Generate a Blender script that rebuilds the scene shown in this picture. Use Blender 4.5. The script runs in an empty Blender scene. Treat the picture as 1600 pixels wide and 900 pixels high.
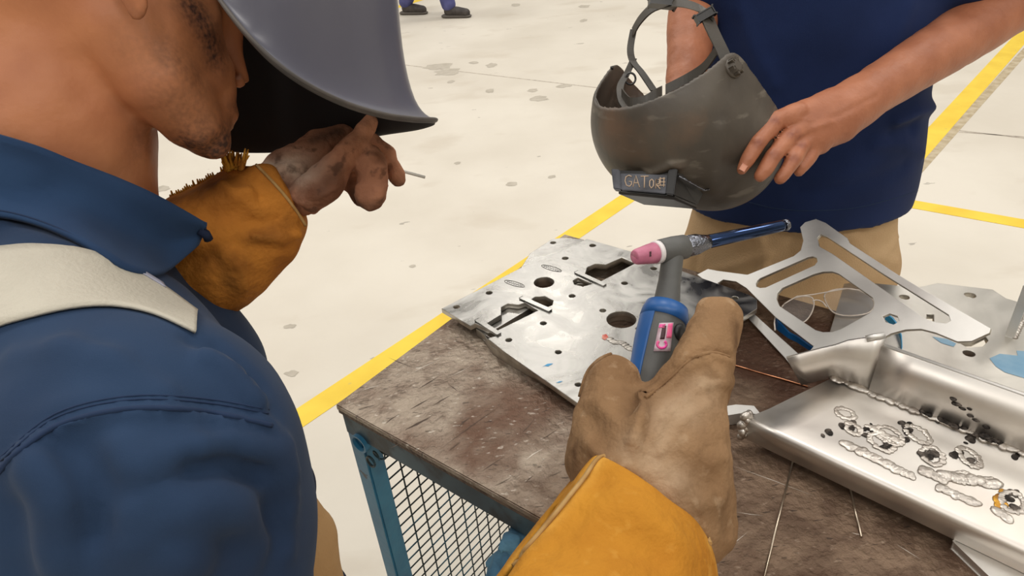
import bpy, bmesh, math, random
import numpy as np
from mathutils import Vector, Matrix
from mathutils.bvhtree import BVHTree

random.seed(7)
rng = np.random.default_rng(11)
sc = bpy.context.scene
col = sc.collection
PI = math.pi

# ------------------------------------------------------------------ camera
FPX, CX, CY, CAMH = 1110.0, 800.0, 450.0, 1.55
PITCH, ROLL = math.radians(32.4), math.radians(-5.2)
CAM = Vector((0, 0, CAMH))
_fw = Vector((0, math.cos(PITCH), -math.sin(PITCH)))
_r0 = Vector((1, 0, 0)); _u0 = _r0.cross(_fw)
_rt = _r0 * math.cos(ROLL) + _u0 * math.sin(ROLL)
_up = -_r0 * math.sin(ROLL) + _u0 * math.cos(ROLL)
cam = bpy.data.cameras.new('camera'); cam.sensor_width = 36; cam.lens = 36 * FPX / 1600
cam.clip_start = 0.02; cam.clip_end = 200
camo = bpy.data.objects.new('camera', cam); col.objects.link(camo)
M = Matrix((_rt, _up, -_fw)).transposed().to_4x4(); M.translation = CAM
camo.matrix_world = M
sc.camera = camo

def ray(px, py):
    return _fw + _rt * ((px - CX) / FPX) - _up * ((py - CY) / FPX)
def at(px, py, d):                     # a point of the place, d metres in front of the lens
    return CAM + ray(px, py) * d
def on(px, py, z):                     # a point of the place on the level plane at height z
    r = ray(px, py); return CAM + r * ((z - CAMH) / r.z)

# ------------------------------------------------------------------ world, lights, exposure
def lin(c):
    c = c / 255.0
    return c / 12.92 if c <= 0.04045 else ((c + 0.055) / 1.055) ** 2.4
def rgb(r, g, b): return (lin(r), lin(g), lin(b), 1)

w = bpy.data.worlds.new('hall_daylight'); sc.world = w; w.use_nodes = True
bg = w.node_tree.nodes['Background']; bg.inputs[0].default_value = (1.0, 0.965, 0.91, 1); bg.inputs[1].default_value = 0.56

def lamp(name, loc, size, power, colr=(1, .96, .9), target=None, sy=None):
    l = bpy.data.lights.new(name, 'AREA'); l.energy = power; l.size = size; l.color = colr
    if sy: l.shape = 'RECTANGLE'; l.size_y = sy
    o = bpy.data.objects.new(name, l); col.objects.link(o); o.location = loc
    if target is not None:
        o.rotation_euler = (Vector(target) - Vector(loc)).to_track_quat('-Z', 'Y').to_euler()
    return o
for _x in (-4.0, 0.5, 5.0):
    for _y in (-3.0, 3.2, 9.0):
        lamp('hall_lamp', (_x, _y, 6.5), 1.6, 80, sy=1.6)

sc.view_settings.view_transform = 'Standard'; sc.view_settings.look = 'None'
sc.view_settings.gamma = 1; sc.view_settings.use_curve_mapping = False
sc.view_settings.exposure = 0.28

# ------------------------------------------------------------------ materials
def nd(nt, t, **kw):
    n = nt.nodes.new(t)
    for k, v in kw.items():
        if k.startswith('i_'): n.inputs[int(k[2:]) if k[2:].isdigit() else k[2:]].default_value = v
        else: setattr(n, k, v)
    return n
def mat(name, c1, c2=None, rough=.5, metal=0, scale=8, detail=6, lo=.35, hi=.65, bump=0, bscale=60, bdet=4,
        spec=.5, stretch=None, sheen=0, coat=0, rvar=0, dist=0):
    m = bpy.data.materials.new(name); m.use_nodes = True; nt = m.node_tree
    p = nt.nodes['Principled BSDF']
    p.inputs['Roughness'].default_value = rough; p.inputs['Metallic'].default_value = metal
    p.inputs['Specular IOR Level'].default_value = spec
    p.inputs['Sheen Weight'].default_value = sheen; p.inputs['Coat Weight'].default_value = coat
    p.inputs['Base Color'].default_value = c1
    tc = nd(nt, 'ShaderNodeTexCoord'); src = tc.outputs['Object']
    if stretch:
        mp = nd(nt, 'ShaderNodeMapping'); mp.inputs['Scale'].default_value = stretch
        nt.links.new(src, mp.inputs[0]); src = mp.outputs[0]
    if c2 is not None or rvar:
        n = nd(nt, 'ShaderNodeTexNoise'); n.inputs['Scale'].default_value = scale; n.inputs['Detail'].default_value = detail
        n.inputs['Distortion'].default_value = dist
        nt.links.new(src, n.inputs['Vector'])
        r = nd(nt, 'ShaderNodeMapRange'); r.inputs[1].default_value = lo; r.inputs[2].default_value = hi
        nt.links.new(n.outputs[0], r.inputs[0])
        if c2 is not None:
            mx = nd(nt, 'ShaderNodeMix', data_type='RGBA'); mx.inputs[6].default_value = c1; mx.inputs[7].default_value = c2
            nt.links.new(r.outputs[0], mx.inputs[0]); nt.links.new(mx.outputs[2], p.inputs['Base Color'])
        if rvar:
            r2 = nd(nt, 'ShaderNodeMapRange'); r2.inputs[3].default_value = rough; r2.inputs[4].default_value = rough + rvar
            nt.links.new(r.outputs[0], r2.inputs[0]); nt.links.new(r2.outputs[0], p.inputs['Roughness'])
    if bump:
        b = nd(nt, 'ShaderNodeTexNoise'); b.inputs['Scale'].default_value = bscale; b.inputs['Detail'].default_value = bdet
        nt.links.new(src, b.inputs['Vector'])
        bb = nd(nt, 'ShaderNodeBump'); bb.inputs['Strength'].default_value = bump; bb.inputs['Distance'].default_value = .01
        nt.links.new(b.outputs[0], bb.inputs['Height']); nt.links.new(bb.outputs[0], p.inputs['Normal'])
    return m
def attr_mix(m, attr, colr, fine=0):
    """blend the material's colour towards colr where the vertex attribute says so (beard, stain, glove wear, shade painted on the left glove)"""
    nt = m.node_tree; p = nt.nodes['Principled BSDF']
    a = nd(nt, 'ShaderNodeAttribute', attribute_name=attr)
    mx = nd(nt, 'ShaderNodeMix', data_type='RGBA'); mx.inputs[7].default_value = colr
    lk = p.inputs['Base Color'].links
    if lk: nt.links.new(lk[0].from_socket, mx.inputs[6])
    else: mx.inputs[6].default_value = p.inputs['Base Color'].default_value
    fac = a.outputs['Fac']
    if fine:
        n = nd(nt, 'ShaderNodeTexNoise'); n.inputs['Scale'].default_value = fine; n.inputs['Detail'].default_value = 3
        tc = nd(nt, 'ShaderNodeTexCoord'); nt.links.new(tc.outputs['Object'], n.inputs['Vector'])
        mr = nd(nt, 'ShaderNodeMapRange'); mr.inputs[1].default_value = .3; mr.inputs[2].default_value = .7; mr.inputs[3].default_value = .45; mr.inputs[4].default_value = 1.2
        nt.links.new(n.outputs[0], mr.inputs[0])
        mu = nd(nt, 'ShaderNodeMath', operation='MULTIPLY', use_clamp=True)
        nt.links.new(fac, mu.inputs[0]); nt.links.new(mr.outputs[0], mu.inputs[1]); fac = mu.outputs[0]
    nt.links.new(fac, mx.inputs[0]); nt.links.new(mx.outputs[2], p.inputs['Base Color'])
    return m

def spots(m, colr, scale, thr, wid, stretch=(1, 1, 1), amount=1.0, rough=None):
    """add a layer of sharply edged blotches (stains, chips, worn bits, a painted reflection)"""
    nt = m.node_tree; p = nt.nodes['Principled BSDF']
    tc = nd(nt, 'ShaderNodeTexCoord'); mp = nd(nt, 'ShaderNodeMapping'); mp.inputs['Scale'].default_value = stretch
    mp.inputs['Rotation'].default_value = (0, 0, -.7)
    nt.links.new(tc.outputs['Object'], mp.inputs[0])
    n = nd(nt, 'ShaderNodeTexNoise'); n.inputs['Scale'].default_value = scale; n.inputs['Detail'].default_value = 5
    nt.links.new(mp.outputs[0], n.inputs['Vector'])
    r = nd(nt, 'ShaderNodeMapRange'); r.inputs[1].default_value = thr; r.inputs[2].default_value = thr + wid; r.inputs[4].default_value = amount
    nt.links.new(n.outputs[0], r.inputs[0])
    mx = nd(nt, 'ShaderNodeMix', data_type='RGBA'); mx.inputs[7].default_value = colr
    lk = p.inputs['Base Color'].links
    if lk: nt.links.new(lk[0].from_socket, mx.inputs[6])
    else: mx.inputs[6].default_value = p.inputs['Base Color'].default_value
    nt.links.new(r.outputs[0], mx.inputs[0]); nt.links.new(mx.outputs[2], p.inputs['Base Color'])
    if rough is not None:
        mr = nd(nt, 'ShaderNodeMix', data_type='FLOAT'); mr.inputs[3].default_value = rough
        lk = p.inputs['Roughness'].links
        if lk: nt.links.new(lk[0].from_socket, mr.inputs[2])
        else: mr.inputs[2].default_value = p.inputs['Roughness'].default_value
        nt.links.new(r.outputs[0], mr.inputs[0]); nt.links.new(mr.outputs[0], p.inputs['Roughness'])
    return m

MT = {}
MT['floor'] = spots(spots(mat('concrete', rgb(216, 209, 196), rgb(204, 196, 182), rough=.55, scale=1.2, bump=.12, bscale=25),
                    rgb(150, 143, 132), 5.5, .70, .015, (1, 2.4, 1), .75), rgb(196, 186, 170), 1.7, .58, .1, (1, 1.7, 1), .6)
MT['hall_wall'] = mat('hall_wall_paint', rgb(214, 210, 202), rgb(204, 200, 192), rough=.8, scale=.6)
MT['stain'] = mat('floor_stain', rgb(172, 164, 150), rgb(186, 178, 164), rough=.7, scale=20)
MT['yellow'] = spots(mat('floor_paint', rgb(236, 204, 62), rgb(226, 190, 48), rough=.5, scale=6), rgb(205, 180, 90), 30, .68, .03, amount=.7)
MT['joint'] = mat('slab_joint', rgb(150, 140, 128), rgb(190, 180, 165), rough=.8, scale=30)
MT['dirt'] = mat('dirt_edge', rgb(165, 148, 118), rgb(190, 176, 150), rough=.8, scale=20)
MT['steel_top'] = spots(spots(spots(mat('worn_table_top', rgb(122, 106, 92), rgb(168, 154, 138), rough=.32, metal=.6, scale=22, detail=10, dist=.8, bump=.5, bscale=110, bdet=8, rvar=.25),
                        rgb(92, 56, 36), 4.5, .50, .12, amount=.7, rough=.6), rgb(196, 188, 176), 90, .63, .08, (1, 2.0, 1), .6, rough=.25),
                        rgb(50, 40, 34), 60, .66, .03, (1, 4, 1), .7)
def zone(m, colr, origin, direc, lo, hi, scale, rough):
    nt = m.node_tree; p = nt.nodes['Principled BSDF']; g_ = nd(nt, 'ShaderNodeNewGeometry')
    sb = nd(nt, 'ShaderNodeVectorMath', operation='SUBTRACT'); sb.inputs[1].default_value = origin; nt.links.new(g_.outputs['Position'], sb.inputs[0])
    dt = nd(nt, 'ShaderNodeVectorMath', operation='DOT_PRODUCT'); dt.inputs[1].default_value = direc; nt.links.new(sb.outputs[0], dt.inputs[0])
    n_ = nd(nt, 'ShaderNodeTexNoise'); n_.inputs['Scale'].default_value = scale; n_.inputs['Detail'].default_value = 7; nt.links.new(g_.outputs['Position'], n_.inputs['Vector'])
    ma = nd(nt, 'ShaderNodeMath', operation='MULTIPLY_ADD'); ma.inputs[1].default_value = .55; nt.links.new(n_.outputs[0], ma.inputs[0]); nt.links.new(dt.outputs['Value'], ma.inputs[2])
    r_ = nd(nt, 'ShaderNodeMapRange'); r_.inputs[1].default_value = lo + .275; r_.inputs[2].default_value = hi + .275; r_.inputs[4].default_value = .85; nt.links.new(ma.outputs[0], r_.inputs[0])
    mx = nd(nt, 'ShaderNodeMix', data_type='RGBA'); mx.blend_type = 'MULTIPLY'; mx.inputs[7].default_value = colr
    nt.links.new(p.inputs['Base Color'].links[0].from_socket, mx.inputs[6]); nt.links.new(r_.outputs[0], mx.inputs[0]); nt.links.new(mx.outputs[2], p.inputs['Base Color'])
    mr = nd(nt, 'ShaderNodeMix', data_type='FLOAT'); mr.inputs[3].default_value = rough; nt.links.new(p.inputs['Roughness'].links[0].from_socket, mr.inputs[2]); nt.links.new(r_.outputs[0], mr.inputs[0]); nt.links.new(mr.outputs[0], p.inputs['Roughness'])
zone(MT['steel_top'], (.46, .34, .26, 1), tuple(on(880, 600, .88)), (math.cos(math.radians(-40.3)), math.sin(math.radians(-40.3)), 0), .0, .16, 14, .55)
MT['top_edge'] = mat('table_edge', rgb(70, 52, 42), rgb(106, 84, 68), rough=.6, metal=.2, scale=60, bump=.4, bscale=120)
MT['scratch'] = mat('scratch_groove', rgb(58, 44, 36), rgb(88, 70, 56), rough=.6, metal=.3, scale=90)
MT['scratch_bright'] = mat('scratch_bright', rgb(190, 180, 168), rough=.4, metal=.6)
MT['blue_paint'] = spots(spots(mat('blue_frame_paint', rgb(46, 122, 156), rgb(36, 100, 134), rough=.42, scale=12, bump=.12, bscale=50), rgb(26, 30, 36), 26, .655, .02, amount=.9),
                    rgb(90, 120, 130), 14, .66, .05, amount=.5)
MT['rail'] = spots(mat('rail_paint', rgb(66, 92, 104), rgb(38, 46, 54), rough=.5, scale=7), rgb(30, 30, 32), 18, .52, .1, amount=.9)
MT['wire'] = mat('mesh_wire', rgb(30, 42, 42), rgb(22, 74, 92), rough=.5, scale=18, lo=.5, hi=.62)
MT['pipe_in'] = mat('bore_shade', rgb(28, 28, 30), rough=.8)
MT['alu'] = mat('brushed_aluminium', rgb(136, 134, 130), rgb(190, 188, 184), rough=.24, metal=1, scale=10, detail=5, dist=2.6, rvar=.2, bump=.10, bscale=11, bdet=4, lo=.38, hi=.62)
MT['alu_edge'] = mat('cut_aluminium_edge', rgb(176, 170, 160), rgb(205, 200, 190), rough=.4, metal=.9, scale=60, stretch=(1, 1, .1))
MT['alu_matt'] = mat('matt_aluminium', rgb(220, 218, 214), rgb(232, 230, 226), rough=.5, metal=1, scale=14, rvar=.1, bump=.04, bscale=90)
MT['alu_dull'] = spots(mat('oxidised_aluminium', rgb(188, 184, 176), rgb(212, 208, 200), rough=.3, metal=.95, scale=6, dist=1.5, rvar=.18, bump=.06, bscale=8),
                 rgb(150, 138, 116), 9, .62, .1, amount=.6)
MT['tray'] = spots(mat('folded_aluminium', rgb(208, 203, 197), rgb(226, 221, 214), rough=.38, metal=1, scale=5, dist=1, rvar=.14, bump=.05, bscale=12), rgb(214, 182, 156), 3.2, .55, .15, amount=.6)
MT['weld'] = mat('weld_metal', rgb(214, 208, 200), rgb(172, 164, 156), rough=.4, metal=1, scale=60, bump=.15, bscale=160)
MT['soot'] = mat('burnt_weld', rgb(34, 28, 24), rgb(110, 100, 92), rough=.55, metal=.5, scale=90, lo=.45, hi=.7, bump=.5, bscale=200)
MT['heat'] = mat('heat_tint', rgb(232, 176, 70), rgb(120, 70, 30), rough=.3, metal=.8, scale=80)
MT['blue_marker'] = mat('blue_layout_paint', rgb(108, 150, 178), rgb(130, 164, 186), rough=.5, scale=30)
MT['blue_pen'] = mat('blue_marker_pen', rgb(60, 150, 200), rough=.5)
MT['red_mark'] = mat('red_mark', rgb(200, 70, 55), rgb(230, 170, 150), rough=.5, scale=90)
MT['etch'] = mat('etched_line', rgb(128, 124, 118), rough=.5, metal=.8)
MT['rod'] = mat('filler_rod', rgb(190, 176, 158), rough=.3, metal=1)
MT['copper'] = mat('copper_rod', rgb(214, 150, 112), rough=.3, metal=1)
MT['whiterod'] = mat('bright_filler_rod', rgb(226, 224, 218), rough=.35, metal=.5)
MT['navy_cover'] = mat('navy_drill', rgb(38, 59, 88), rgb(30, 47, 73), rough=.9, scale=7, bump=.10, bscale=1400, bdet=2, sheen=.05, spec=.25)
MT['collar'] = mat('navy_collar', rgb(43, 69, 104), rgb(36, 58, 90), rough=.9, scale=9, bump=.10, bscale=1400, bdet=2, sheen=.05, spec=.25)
MT['navy_dark'] = mat('dark_navy_cloth', rgb(36, 44, 66), rgb(28, 36, 56), rough=.9, scale=9, bump=.1, bscale=1200, spec=.2)  # darker navy for collar tip, strap, front and hip panels
MT['stitch'] = mat('navy_thread', rgb(20, 42, 74), rough=.9)
MT['tape'] = mat('reflective_tape', rgb(192, 186, 171), rgb(178, 172, 158), rough=.6, scale=14, bump=.15, bscale=300)
MT['tape_grey'] = mat('reflective_tape_silver', rgb(150, 152, 170), rgb(166, 166, 180), rough=.5, scale=14)
MT['tan'] = mat('tan_cloth', rgb(190, 152, 104), rgb(172, 134, 88), rough=.85, scale=9, bump=.2, bscale=300)
MT['skin_w'] = attr_mix(mat('welder_skin', rgb(190, 124, 82), rgb(172, 106, 70), rough=.55, scale=14, bump=.06, bscale=160), 'beard', rgb(66, 42, 34), 260)
MT['hair'] = mat('short_black_hair', rgb(34, 26, 24), rgb(54, 42, 36), rough=.75, scale=120, bump=.7, bscale=260, stretch=(1, 1, .2))
MT['lip'] = mat('lip_skin', rgb(140, 78, 66), rough=.5)
MT['eye'] = mat('eye_white', rgb(225, 220, 212), rough=.2)
MT['iris'] = mat('eye_iris', rgb(40, 26, 18), rough=.2)
MT['skin_m'] = attr_mix(mat('brown_skin', rgb(180, 116, 84), rgb(162, 100, 70), rough=.5, scale=22, bump=.12, bscale=150), 'knuckle', rgb(126, 66, 46), 120)
MT['nail'] = mat('finger_nail', rgb(214, 150, 124), rough=.35)
MT['helmet_out'] = mat('grey_helmet_shell', rgb(96, 96, 108), rgb(84, 84, 98), rough=.3, scale=5, bump=.03, bscale=40)
MT['helmet_in'] = mat('black_helmet_lining', rgb(24, 20, 22), rough=.85)
MT['helmet_rim'] = mat('helmet_rim', rgb(92, 86, 82), rgb(70, 66, 64), rough=.5, scale=30)
MT['suede'] = attr_mix(attr_mix(mat('brown_suede', rgb(152, 120, 88), rgb(128, 98, 70), rough=.95, scale=16, detail=7, bump=.3, bscale=150, bdet=5, spec=.12), 'pale', rgb(184, 158, 130), 40), 'dark', rgb(92, 66, 46), 40)
MT['suede_left'] = attr_mix(attr_mix(mat('worn_brown_suede', rgb(190, 134, 104), rgb(152, 104, 80), rough=.95, scale=16, detail=7, bump=.3, bscale=160, bdet=5, spec=.12), 'pale', rgb(216, 206, 190), 30), 'dark', rgb(70, 54, 46), 40)
MT['gold'] = attr_mix(mat('gold_leather', rgb(196, 136, 44), rgb(172, 112, 32), rough=.85, scale=11, detail=8, bump=.3, bscale=130, bdet=6, sheen=0, spec=.2), 'pale', rgb(214, 160, 70), 60)
MT['orange'] = attr_mix(mat('orange_leather', rgb(192, 124, 50), rgb(160, 98, 40), rough=.85, scale=14, detail=7, bump=.35, bscale=120, bdet=6, spec=.15), 'dark', rgb(84, 52, 26), 40)
spots(MT['suede'], rgb(104, 78, 54), 22, .54, .16, amount=.55); spots(MT['suede'], rgb(186, 160, 130), 60, .6, .12, amount=.4)
spots(MT['suede_left'], rgb(104, 66, 48), 26, .50, .16, amount=.75); spots(MT['suede_left'], rgb(70, 50, 42), 60, .6, .08, amount=.6)
spots(MT['gold'], rgb(150, 98, 30), 14, .55, .18, amount=.5); spots(MT['gold'], rgb(206, 152, 66), 70, .6, .1, amount=.35)
spots(MT['orange'], rgb(112, 66, 26), 22, .54, .14, amount=.6)
MT['seam'] = mat('leather_seam', rgb(186, 150, 96), rgb(160, 122, 70), rough=.9, scale=60)
MT['fringe'] = mat('frayed_leather', rgb(206, 150, 48), rgb(170, 110, 36), rough=.95, scale=90)
MT['mask'] = spots(spots(mat('scuffed_black_plastic', rgb(62, 55, 48), rgb(86, 78, 68), rough=.4, scale=10, detail=8, bump=.06, bscale=60, rvar=.15), rgb(124, 92, 68), 7, .56, .14, amount=.6),  # brown blotches paint in a reddish reflection, the grey ones are scuffs
             rgb(130, 122, 110), 22, .60, .10, (1, 1, 3), .45)
MT['mask_in'] = mat('mask_inside', rgb(48, 44, 40), rough=.6)
MT['lens_box'] = mat('lens_holder_plastic', rgb(34, 33, 34), rgb(48, 46, 45), rough=.32, scale=30)
MT['lens_plate'] = mat('lens_holder_face', rgb(58, 58, 62), rgb(100, 102, 110), rough=.25, metal=.3, scale=20, dist=1)
MT['lens_glass'] = mat('dark_lens', rgb(40, 30, 24), rough=.08)
MT['chalk'] = mat('scratched_writing', rgb(212, 186, 160), rough=.7)
MT['band'] = mat('headgear_plastic', rgb(58, 54, 48), rgb(74, 68, 60), rough=.45, scale=20, bump=.05, bscale=80)
MT['shirt'] = mat('navy_tshirt', rgb(30, 46, 88), rgb(24, 38, 74), rough=.9, scale=6, bump=.08, bscale=900, bdet=2, sheen=.05, spec=.2)
MT['khaki'] = mat('khaki_cotton', rgb(196, 166, 128), rgb(182, 150, 112), rough=.9, scale=8, bump=.2, bscale=380, bdet=2, spec=.2)
MT['shoe'] = mat('shoe_leather', rgb(52, 46, 44), rgb(70, 64, 60), rough=.6, scale=30)
MT['sole'] = mat('shoe_sole', rgb(92, 86, 80), rough=.8)
MT['violet_trouser'] = mat('blue_work_trousers', rgb(88, 90, 140), rgb(72, 74, 122), rough=.9, scale=14)
MT['grey_grip'] = mat('torch_grey_grip', rgb(84, 84, 82), rgb(92, 92, 90), rough=.55, scale=40, bump=.04, bscale=300)
MT['blue_grip'] = mat('torch_blue_grip', rgb(34, 92, 158), rgb(28, 80, 142), rough=.4, scale=20)
MT['pink'] = mat('ceramic_cup', rgb(200, 120, 146), rgb(176, 98, 124), rough=.45, scale=60)
MT['white'] = mat('white_gasket', rgb(228, 222, 222), rough=.4)
MT['chrome_blue'] = mat('blued_chrome', rgb(62, 80, 116), rgb(44, 58, 88), rough=.08, metal=1, scale=12)
MT['chrome'] = mat('chrome', rgb(120, 122, 130), rough=.1, metal=1, bump=.35, bscale=160)
MT['label_pink'] = mat('label_magenta', rgb(240, 60, 170), rgb(246, 120, 150), rough=.4, scale=90)
MT['label_pale'] = mat('label_pale', rgb(214, 196, 206), rgb(190, 160, 170), rough=.4, scale=120)
MT['label_dark'] = mat('label_dark', rgb(70, 40, 46), rough=.5)
MT['black'] = mat('black_rubber', rgb(32, 32, 34), rough=.5)
MT['temple'] = mat('blue_temple_plastic', rgb(24, 92, 150), rgb(18, 76, 128), rough=.3, scale=20)
MT['temple_light'] = mat('cyan_temple_tip', rgb(40, 150, 200), rough=.3)
MT['rag'] = mat('blue_rag', rgb(88, 134, 162), rgb(60, 100, 130), rough=.9, scale=30, bump=.3, bscale=90)
MT['clear_rim'] = mat('clear_plastic_rim', rgb(214, 202, 190), rough=.15, spec=.8)
def glassmat():
    m = bpy.data.materials.new('clear_lens'); m.use_nodes = True; nt = m.node_tree
    p = nt.nodes['Principled BSDF']; p.inputs['Roughness'].default_value = .05
    p.inputs['Base Color'].default_value = (.95, .95, .95, 1); p.inputs['Alpha'].default_value = .10
    p.inputs['Specular IOR Level'].default_value = .8
    return m
MT['lens_clear'] = glassmat()

# ------------------------------------------------------------------ helpers
def link(name, me, m, parent=None, smooth=False, mats=None):
    o = bpy.data.objects.new(name, me); col.objects.link(o)
    if mats:
        for k in mats: me.materials.append(MT[k])
    elif m: me.materials.append(MT[m])
    if smooth: me.polygons.foreach_set('use_smooth', [True] * len(me.polygons))
    if parent: o.parent = parent
    return o
def tag(o, label=None, cat=None, group=None, kind=None):
    if label: o['label'] = label
    if cat: o['category'] = cat
    if group: o['group'] = group
    if kind: o['kind'] = kind
    return o
def empty(name, loc, label=None, cat=None, group=None):
    o = bpy.data.objects.new(name, None); col.objects.link(o); o.location = loc; o.empty_display_size = .05
    bpy.context.view_layer.update()
    return tag(o, label, cat, group)
def under(o, root):
    """parent a mesh whose vertices are in world space to a placed Empty"""
    o.parent = root; o.matrix_parent_inverse = Matrix.Translation(root.location).inverted(); return o
def mesh(name, vs, fs, m, root=None, smooth=False, mats=None, fm=None):
    me = bpy.data.meshes.new(name); me.from_pydata([tuple(v) for v in vs], [], fs); me.update()
    o = link(name, me, m, None, smooth, mats)
    if fm: me.polygons.foreach_set('material_index', fm)
    if root:
        under(o, root) if root.type == 'EMPTY' else setattr(o, 'parent', root)
        if root.type != 'EMPTY': o.matrix_parent_inverse = root_world(root).inverted()
    return o
def root_world(o):
    m = Matrix.Identity(4)
    if o.parent and o.parent.type == 'EMPTY': return m      # meshes hold world coordinates
    return m
def frm_bm(name, bm, m, root=None, smooth=False, mats=None):
    bmesh.ops.recalc_face_normals(bm, faces=bm.faces)
    me = bpy.data.meshes.new(name); bm.to_mesh(me); bm.free()
    o = link(name, me, m, None, smooth, mats)
    if root: (under(o, root) if root.type == 'EMPTY' else setattr(o, 'parent', root))
    return o
def obb(name, c, ax, half, m, root=None, bev=.002):
    bm = bmesh.new(); bmesh.ops.create_cube(bm, size=2)
    for v in bm.verts:
        v.co = Vector(c) + ax[0] * (v.co.x * half[0]) + ax[1] * (v.co.y * half[1]) + ax[2] * (v.co.z * half[2])
    if bev: bmesh.ops.bevel(bm, geom=bm.edges[:], offset=bev, segments=2, affect='EDGES')
    return frm_bm(name, bm, m, root)
def frame_of(d):
    d = Vector(d).normalized(); a = Vector((0, 0, 1)) if abs(d.z) < .9 else Vector((1, 0, 0))
    x = d.cross(a).normalized(); return x, x.cross(d).normalized() * -1, d
def tube_bm(bm, pts, radii, n=12, caps=True, mi=0):
    pts = [Vector(p) for p in pts]
    if not hasattr(radii, '__len__'): radii = [radii] * len(pts)
    t0 = (pts[1] - pts[0]).normalized(); x, y, _ = frame_of(t0); rings = []
    for i, p in enumerate(pts):
        t = (pts[min(i + 1, len(pts) - 1)] - pts[max(i - 1, 0)]).normalized()
        x = (x - t * x.dot(t)).normalized(); y = t.cross(x)
        rings.append([bm.verts.new(p + (x * math.cos(2 * PI * k / n) + y * math.sin(2 * PI * k / n)) * radii[i]) for k in range(n)])
    for a, b in zip(rings, rings[1:]):
        for k in range(n):
            f = bm.faces.new((a[k], a[(k + 1) % n], b[(k + 1) % n], b[k])); f.smooth = True; f.material_index = mi
    if caps:
        for r in (rings[0], rings[-1]):
            f = bm.faces.new(r); f.material_index = mi
def tube(name, pts, radii, m, root=None, n=12):
    bm = bmesh.new(); tube_bm(bm, pts, radii, n); return frm_bm(name, bm, m, root)
def spline(pts, n=8, closed=False):
    """Catmull-Rom through points (tuples or vectors of any length)"""
    P = [np.array(p, float) for p in pts]; out = []; N = len(P)
    rg = range(N) if closed else range(N - 1)
    for i in rg:
        g = (lambda k: P[k % N]) if closed else (lambda k: P[min(max(k, 0), N - 1)])
        a, b, c, d = g(i - 1), g(i), g(i + 1), g(i + 2)
        for k in range(n):
            t = k / n
            out.append(.5 * ((2 * b) + (c - a) * t + (2 * a - 5 * b + 4 * c - d) * t * t + (3 * b - a - 3 * c + d) * t ** 3))
    if not closed: out.append(P[-1])
    return out
def plate(name, outline, holes, origin, ex, ey, thick, m='alu', root=None, bevel=.0012, edge=None):
    """flat plate with cut-outs: 2D loops in the plane (ex, ey) at origin, top face there, thickness downwards"""
    ex = Vector(ex).normalized(); ez = ex.cross(Vector(ey)).normalized(); ey = ez.cross(ex)
    cu = bpy.data.curves.new(name, 'CURVE'); cu.dimensions = '2D'; cu.fill_mode = 'BOTH'
    cu.extrude = thick / 2 - bevel; cu.bevel_depth = bevel; cu.bevel_resolution = 1; cu.offset = -bevel
    for lp in [outline] + holes:
        s = cu.splines.new('POLY'); s.points.add(len(lp) - 1); s.use_cyclic_u = True
        for q, (a, b) in zip(s.points, lp): q.co = (a, b, 0, 1)
    t = bpy.data.objects.new('tmp', cu); col.objects.link(t)
    dg = bpy.context.evaluated_depsgraph_get(); me = bpy.data.meshes.new_from_object(t.evaluated_get(dg))
    bpy.data.objects.remove(t); bpy.data.curves.remove(cu)
    me.name = name
    for v in me.vertices:
        c = v.co.copy(); v.co = Vector(origin) + ex * c.x + ey * c.y + ez * (c.z - thick / 2)
    me.materials.clear()
    o = link(name, me, m)
    if edge:
        me.materials.append(MT[edge])
        me.polygons.foreach_set('material_index', [0 if abs(p.normal.dot(ez)) > .5 else 1 for p in me.polygons])
    if root: under(o, root)
    return o
class Plane:
    """a plane of the place with its own 2D axes; px() turns a sight line into plane coordinates"""
    def __init__(s, o, ex, ey):
        s.o = Vector(o); s.ex = Vector(ex).normalized(); s.n = s.ex.cross(Vector(ey)).normalized(); s.ey = s.n.cross(s.ex)
    def hit(s, px, py):
        r = ray(px, py); return CAM + r * ((s.o - CAM).dot(s.n) / r.dot(s.n))
    def px(s, px, py):
        d = s.hit(px, py) - s.o; return (d.dot(s.ex), d.dot(s.ey))
    def w(s, a, b, h=0): return s.o + s.ex * a + s.ey * b + s.n * h
    def circ(s, px, py, rx, n=20):
        a = Vector(s.px(px, py)); b = Vector(s.px(px + rx, py)); r = (b - a).length
        return [(a.x + r * math.cos(2 * PI * k / n), a.y + r * math.sin(2 * PI * k / n)) for k in range(n)]

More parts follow.
